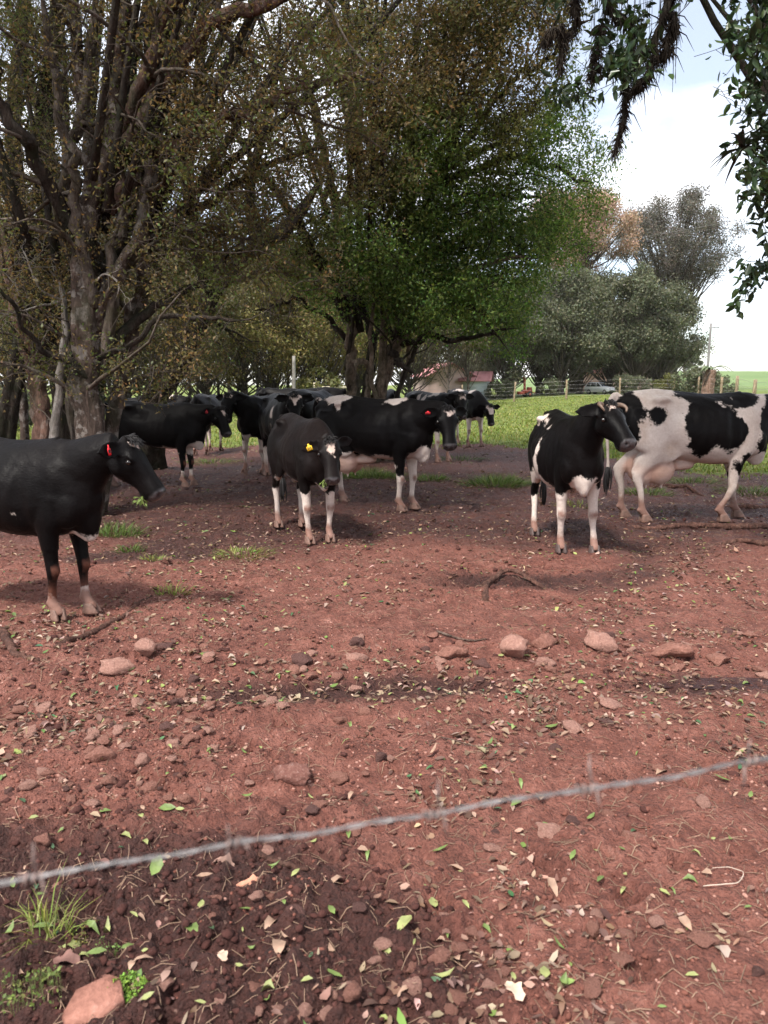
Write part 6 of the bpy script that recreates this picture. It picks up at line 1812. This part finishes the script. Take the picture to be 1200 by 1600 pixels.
lying('tree_root', 'long thin root slanting across the soil at left below the nearest cow', [(88, 1022), (120, 1003), (150, 988), (180, 972), (204, 952), (236, 930)], .024, .014, [-.005, .008, .012, .008, 0, -.01], M_ROOT, 'root')
lying('tree_root', 'short root curling along the left picture edge', [(4, 990), (14, 1015), (28, 1038), (60, 1046)], .028, .016, [0, .012, .01, -.01], M_ROOT, 'root')
lying('tree_root', 'thick surface root running right beyond the horned cow', [(985, 824), (1030, 826), (1075, 824), (1120, 826), (1165, 830), (1230, 826)], .028, .040, [-.01, .02, .03, .035, .04, .04], M_ROOT, 'root')
lying('tree_root', 'thin surface root slanting below the thick one at right', [(1090, 862), (1125, 852), (1160, 850), (1200, 858), (1240, 855)], .022, .03, [-.01, .012, .02, .02, .02], M_ROOT, 'root')
lying('tree_root', 'dark root behind the legs of the white and black cow', [(1010, 762), (1045, 762), (1075, 768), (1100, 776)], .04, .022, [0, .03, .03, -.01], M_ROOT, 'root')
lying('tree_root', 'faint root behind the thick one near the right edge', [(1130, 790), (1165, 794), (1200, 792), (1240, 796)], .03, .035, [-.01, .015, .02, .02], M_ROOT, 'root')
lying('stick', 'dark stick lying left of the pale rough block in the drain', [(683, 1003), (712, 1009), (738, 1012), (760, 1008)], .008, .005, [.02, .015, .012, .01], M_STICK, 'stick', 16)
lying('stick', 'reddish stick below the wire at left of centre', [(405, 1322), (425, 1334), (452, 1342), (482, 1346)], .010, .008, [.006, .008, .01, .008], M_ROOT, 'stick', 16)
lying('stick', 'thin pale bent twig at the right edge of the foreground', [(1098, 1394), (1130, 1396), (1152, 1392), (1160, 1376), (1140, 1370), (1112, 1368)], .0018, .0011, [.006, .02, .02, .025, .02, .008], simple_mat('pale_twig', (.45, .36, .29), .7, .2, 9), 'twig', 24)
lying('stick', 'long thin twig on the open soil right of centre', [(690, 1158), (720, 1166), (752, 1172), (775, 1170)], .004, .003, [.006, .01, .01, .006], M_STICK, 'twig', 16)

# --- grass
def blades(r, n, x, y, z, hmin, hmax, w, lean, cols, seg3=True):
    a = r.uniform(0, 6.283, n); h = r.uniform(hmin, hmax, n); L = lean * h * r.uniform(.3, 1.3, n)
    dx, dy = np.cos(a), np.sin(a)
    ws = w * r.uniform(.6, 1.3, n)
    px, py = -dy * ws, dx * ws
    P0 = np.stack([x, y, z - .01], 1); P1 = np.stack([x + dx * L * .35, y + dy * L * .35, z + h * .62], 1); P2 = np.stack([x + dx * L, y + dy * L, z + h], 1)
    s = np.stack([px, py, np.zeros(n)], 1)
    V = np.stack([P0 - s, P0 + s, P1 + s * .8, P1 - s * .8, P2], 1).reshape(-1, 3)
    k = (np.arange(n) * 5)[:, None]
    return V, [k + np.array([[0, 1, 2, 3]]), k + np.array([[3, 2, 4]])], np.repeat(cols, 5, axis=0)
GRASS = [(.15, .195, .036), (.19, .235, .048), (.12, .165, .032), (.25, .27, .065), (.28, .265, .10)]
LEAF_GRASS = leaf_material('grass_blade', .35, .55)
def pasture():
    r = np.random.default_rng(41)
    n = 95000
    y = np.exp(r.uniform(math.log(12.5), math.log(80), n * 2)); x = r.uniform(-.60, .60, n * 2) * (y + 2)
    ok = soil_edge(x, y) + .25 * r.normal(size=n * 2) > .08
    x, y = x[ok][:n], y[ok][:n]; m = len(x); z = height(x, y)
    patch = fbm(x * .35, y * .35, 3)
    cols = palette(r, m, GRASS, .25) * (1 + .25 * patch[:, None])
    V, F, c = blades(r, m, x, y, z, .02, .08, .006 + .00055 * y, .8, cols)
    V2 = V.reshape(m, 5, 3); V2[:, 2:, 2] += (np.clip(patch, 0, 1) * .05)[:, None]
    me = mesh_from('pasture_grass', V2.reshape(-1, 3), F, LEAF_GRASS, smooth=False); cattr(me, 'col', np.clip(c, .01, 1))
    o = link('pasture_grass', me); tag(o, 'bright green pasture grass beyond the bare soil', 'grass', kind='stuff')
pasture()
def tuft(u, v, rad, h, n, label, seed, w=.004, name='grass_tuft', cols=GRASS):
    r = np.random.default_rng(seed)
    x0, y0 = on_ground(u, v); z0 = hz(x0, y0)
    q = np.sqrt(r.uniform(size=n)) * rad; a = r.uniform(0, 6.283, n)
    x = x0 + q * np.cos(a) * 1.3; y = y0 + q * np.sin(a)
    V, F, c = blades(r, n, x, y, height(x, y), h * .35, h, w, 1.0, palette(r, n, cols, .25))
    V = V.reshape(n, 5, 3); fall = np.clip(1.15 - (q / rad)**1.5 * r.uniform(.5, 1.1, n), .2, 1.1)[:, None]; gz = height(x, y)[:, None]
    V[:, :, 2] = gz + (V[:, :, 2] - gz) * fall; V[:, 2:4, 0] += (np.cos(a) * q * .25)[:, None]; V[:, 2:4, 1] += (np.sin(a) * q * .25)[:, None]; V[:, 4, 0] += np.cos(a) * q * .55; V[:, 4, 1] += np.sin(a) * q * .55; V = V.reshape(-1, 3)
    me = mesh_from(name, V - np.array([x0, y0, z0]), F, LEAF_GRASS, smooth=False); cattr(me, 'col', np.clip(c, .01, 1))
    o = link(name, me, None, (x0, y0, z0)); tag(o, label, 'grass', 'grass tufts on the bare soil')
DG = [(.075, .12, .025), (.10, .155, .03), (.06, .095, .022), (.14, .18, .045)]
tuft(578, 746, .42, .20, 900, 'dense dark grass tuft under the belly of the large middle cow', 1, .005, cols=DG)
tuft(776, 757, .42, .20, 900, 'dense grass tuft on the soil left of the horned cow', 2, .005, cols=DG)
tuft(668, 750, .26, .13, 380, 'smaller grass tuft right of the large middle cow front legs', 3, .005, cols=DG)
tuft(182, 838, .19, .19, 300, 'tall grass tuft behind the front legs of the nearest cow', 4, .0045, cols=DG)
tuft(205, 858, .11, .10, 110, 'low grass patch right of the tall tuft near the nearest cow', 5, .004, cols=DG)
tuft(382, 866, .20, .07, 260, 'short grass patch left of the heifer', 6, .004)
tuft(270, 922, .10, .08, 120, 'little grass tuft at the end of the long left root', 7, .0035)
tuft(240, 872, .10, .08, 90, 'tiny grass tuft below the chewing cow muzzle', 8, .0035)
tuft(82, 1460, .05, .15, 70, 'thin upright grass clump on the wet soil at bottom left', 9, .0022)
tuft(1010, 772, .3, .12, 300, 'grass patch behind the udder of the white and black cow', 10, .005, cols=DG)
tuft(1080, 755, .4, .12, 420, 'grass patch under the belly of the white and black cow', 11, .005, cols=DG)
tuft(1175, 770, .4, .12, 420, 'grass patch under the chest of the white and black cow', 12, .005, cols=DG)
tuft(330, 722, .5, .10, 420, 'sparse grass patch before the walking black cow', 13, .005, cols=DG)
tuft(722, 720, .4, .10, 300, 'sparse grass patch near the cow with pale forehead', 14, .005, cols=DG)
tuft(900, 790, .2, .08, 120, 'little grass patch beyond the horned cow', 15, .004)
tuft(50, 680, .7, .22, 500, 'grass clump on the pasture between the left stems', 16, .008)

def weed(u, v, rad, n, size, cols, label, seed, h=.05):
    """creeping small-leaved weed"""
    r = np.random.default_rng(seed)
    x0, y0 = on_ground(u, v); z0 = hz(x0, y0)
    root = empty('weed', (x0, y0, z0)); tag(root, label, 'weed', 'weeds in the foreground')
    q = np.sqrt(r.uniform(size=n)) * rad; a = r.uniform(0, 6.283, n)
    x = x0 + q * np.cos(a) * 1.2; y = y0 + q * np.sin(a) * .9
    z = height(x, y) + r.uniform(.004, h, n)
    C = np.stack([x, y, z], 1) - np.array([x0, y0, z0])
    V, F, c = leaf_cloud(r, C, size, palette(r, n, cols, .2), .6, -.4, False)
    me = mesh_from('foliage', V, F, LEAF_GRASS, smooth=False); cattr(me, 'col', np.clip(c, .01, 1)); link('foliage', me, root)
    st = np.stack([np.stack([x, y, height(x, y) - .004], 1), np.stack([x, y, z], 1) + r.normal(size=(n, 3)) * .004], 1) - np.array([x0, y0, z0])
    V, F = batch_tubes(st[::2], np.full((len(st[::2]), 2), .0009), 3); link('stems', mesh_from('stems', V, F, simple_mat('weed_stem', (.13, .14, .05), .7, .2, 9)), root)
LIME = [(.22, .36, .06), (.27, .42, .08), (.18, .30, .05)]
weed(198, 1552, .048, 520, .010, LIME, 'bright lime moss-like weed beside the bottom left slab', 1, .018)
weed(48, 1562, .075, 170, .012, [(.17, .22, .06), (.24, .27, .09), (.12, .17, .05)], 'straggly weed in the bottom left corner', 2, .06)
weed(120, 1468, .03, 46, .009, [(.27, .28, .08), (.22, .24, .06)], 'tiny yellowish weed right of the upright grass clump', 3, .03)
weed(170, 1478, .03, 36, .010, [(.12, .2, .06), (.15, .22, .06)], 'tiny green weed above the bottom left slab', 4, .025)

# --- barbed wire strung in front of the camera
def barbed_wire():
    m = simple_mat('galvanised_wire', (.20, .19, .19), .5, .4, 60, metallic=.55)
    rust = simple_mat('barb_wire_rusty', (.27, .20, .18), .6, .4, 60, metallic=.4)
    A = np.array(at(0, 1378, .50)); B = np.array(at(1200, 1188, .575))
    dr = (B - A); A2 = A - dr * 5.6; B2 = B + dr * 5.6
    root = empty('barbed_wire', tuple(A2)); tag(root, 'twisted barbed wire strung across the foreground', 'wire')
    n = 2600; t = np.linspace(0, 1, n)[:, None]
    C = A2 + (B2 - A2) * t; C[:, 2] -= .05 * (4 * t * (1 - t))[:, 0] - .05
    q = np.random.default_rng(3)
    C[:, 2] += .0012 * np.interp(t[:, 0], np.linspace(0, 1, 150), q.normal(size=150))
    Ln = np.linalg.norm(B2 - A2)
    ax = (B2 - A2) / Ln; s1 = np.cross(ax, [0, 0, 1]); s1 /= np.linalg.norm(s1); s2 = np.cross(s1, ax)
    ph = t[:, 0] * Ln / .042 * 2 * math.pi
    for k in (0, math.pi):
        P = C + .00105 * (np.cos(ph + k)[:, None] * s1 + np.sin(ph + k)[:, None] * s2) - A2
        link('strand', MB().tube(P, .00088, 6).mesh('strand', m), root)
    for u in [-5600 + 280 * k for k in range(20)] + [40, 340, 645, 895, 1172] + [1450 + 280 * k for k in range(20)]:
        f = (u + 0) / 1200
        p = A + dr * f
        tt = np.clip(np.dot(p - A2, ax) / Ln, 0, 1); i = int(tt * (n - 1)); p = C[i] - A2
        mb = MB()
        w = np.linspace(0, 2 * 2 * math.pi, 30); e = q.uniform(0, 6)
        hel = p + np.outer((w / w[-1] - .5) * .012, ax) + .0030 * (np.outer(np.cos(w + e), s1) + np.outer(np.sin(w + e), s2))
        mb.tube(hel, .0012, 6)
        for s, en in ((-1, hel[0]), (1, hel[-1])):
            d = (en - p) - ax * np.dot(en - p, ax); d /= np.linalg.norm(d); d = d * .8 + s2 * s * .8
            mb.tube([en, en + d * .008, en + d * .015 + ax * s * .002], [.0012, .0011, .0003], 6)
            mb.tube([en + ax * .003, en + ax * .003 - d * .008, en + ax * .004 - d * .014], [.0012, .0011, .0003], 6)
        mb.build('barb', rust, root)
    for k, p in enumerate((A2, B2)):
        g = hz(p[0], p[1])
        po = link('fence_post', trunk_mesh(spline([(0, 0, -.3), (.01, 0, .5), (0, .01, 1.0), (.01, 0, p[2] - g + .12)], 14), np.full(14, .065), M_POST, 12, k), None, (p[0], p[1] + .067, g))
        tag(po, ['weathered post left of the picture holding the barbed wire', 'weathered post right of the picture holding the barbed wire'][k], 'post')
barbed_wire()

# ------------------------------------------------------------------ the air: thin bright haze round the whole place
def haze():
    t = NT('haze_air')
    v = t.n('ShaderNodeVolumePrincipled')
    v.inputs['Color'].default_value = (.98, .95, .90, 1)
    v.inputs['Density'].default_value = HAZE_DENSITY
    v.inputs['Anisotropy'].default_value = .2
    t.t.links.new(v.outputs[0], t.out.inputs['Volume'])
    o = MB().box((-190, -60, -1.5), (190, 330, 30)).build('haze', t.m, None, False)
    tag(o, 'thin pale haze in the air over the farm', 'haze', kind='stuff')
HAZE_DENSITY = .00014
haze()
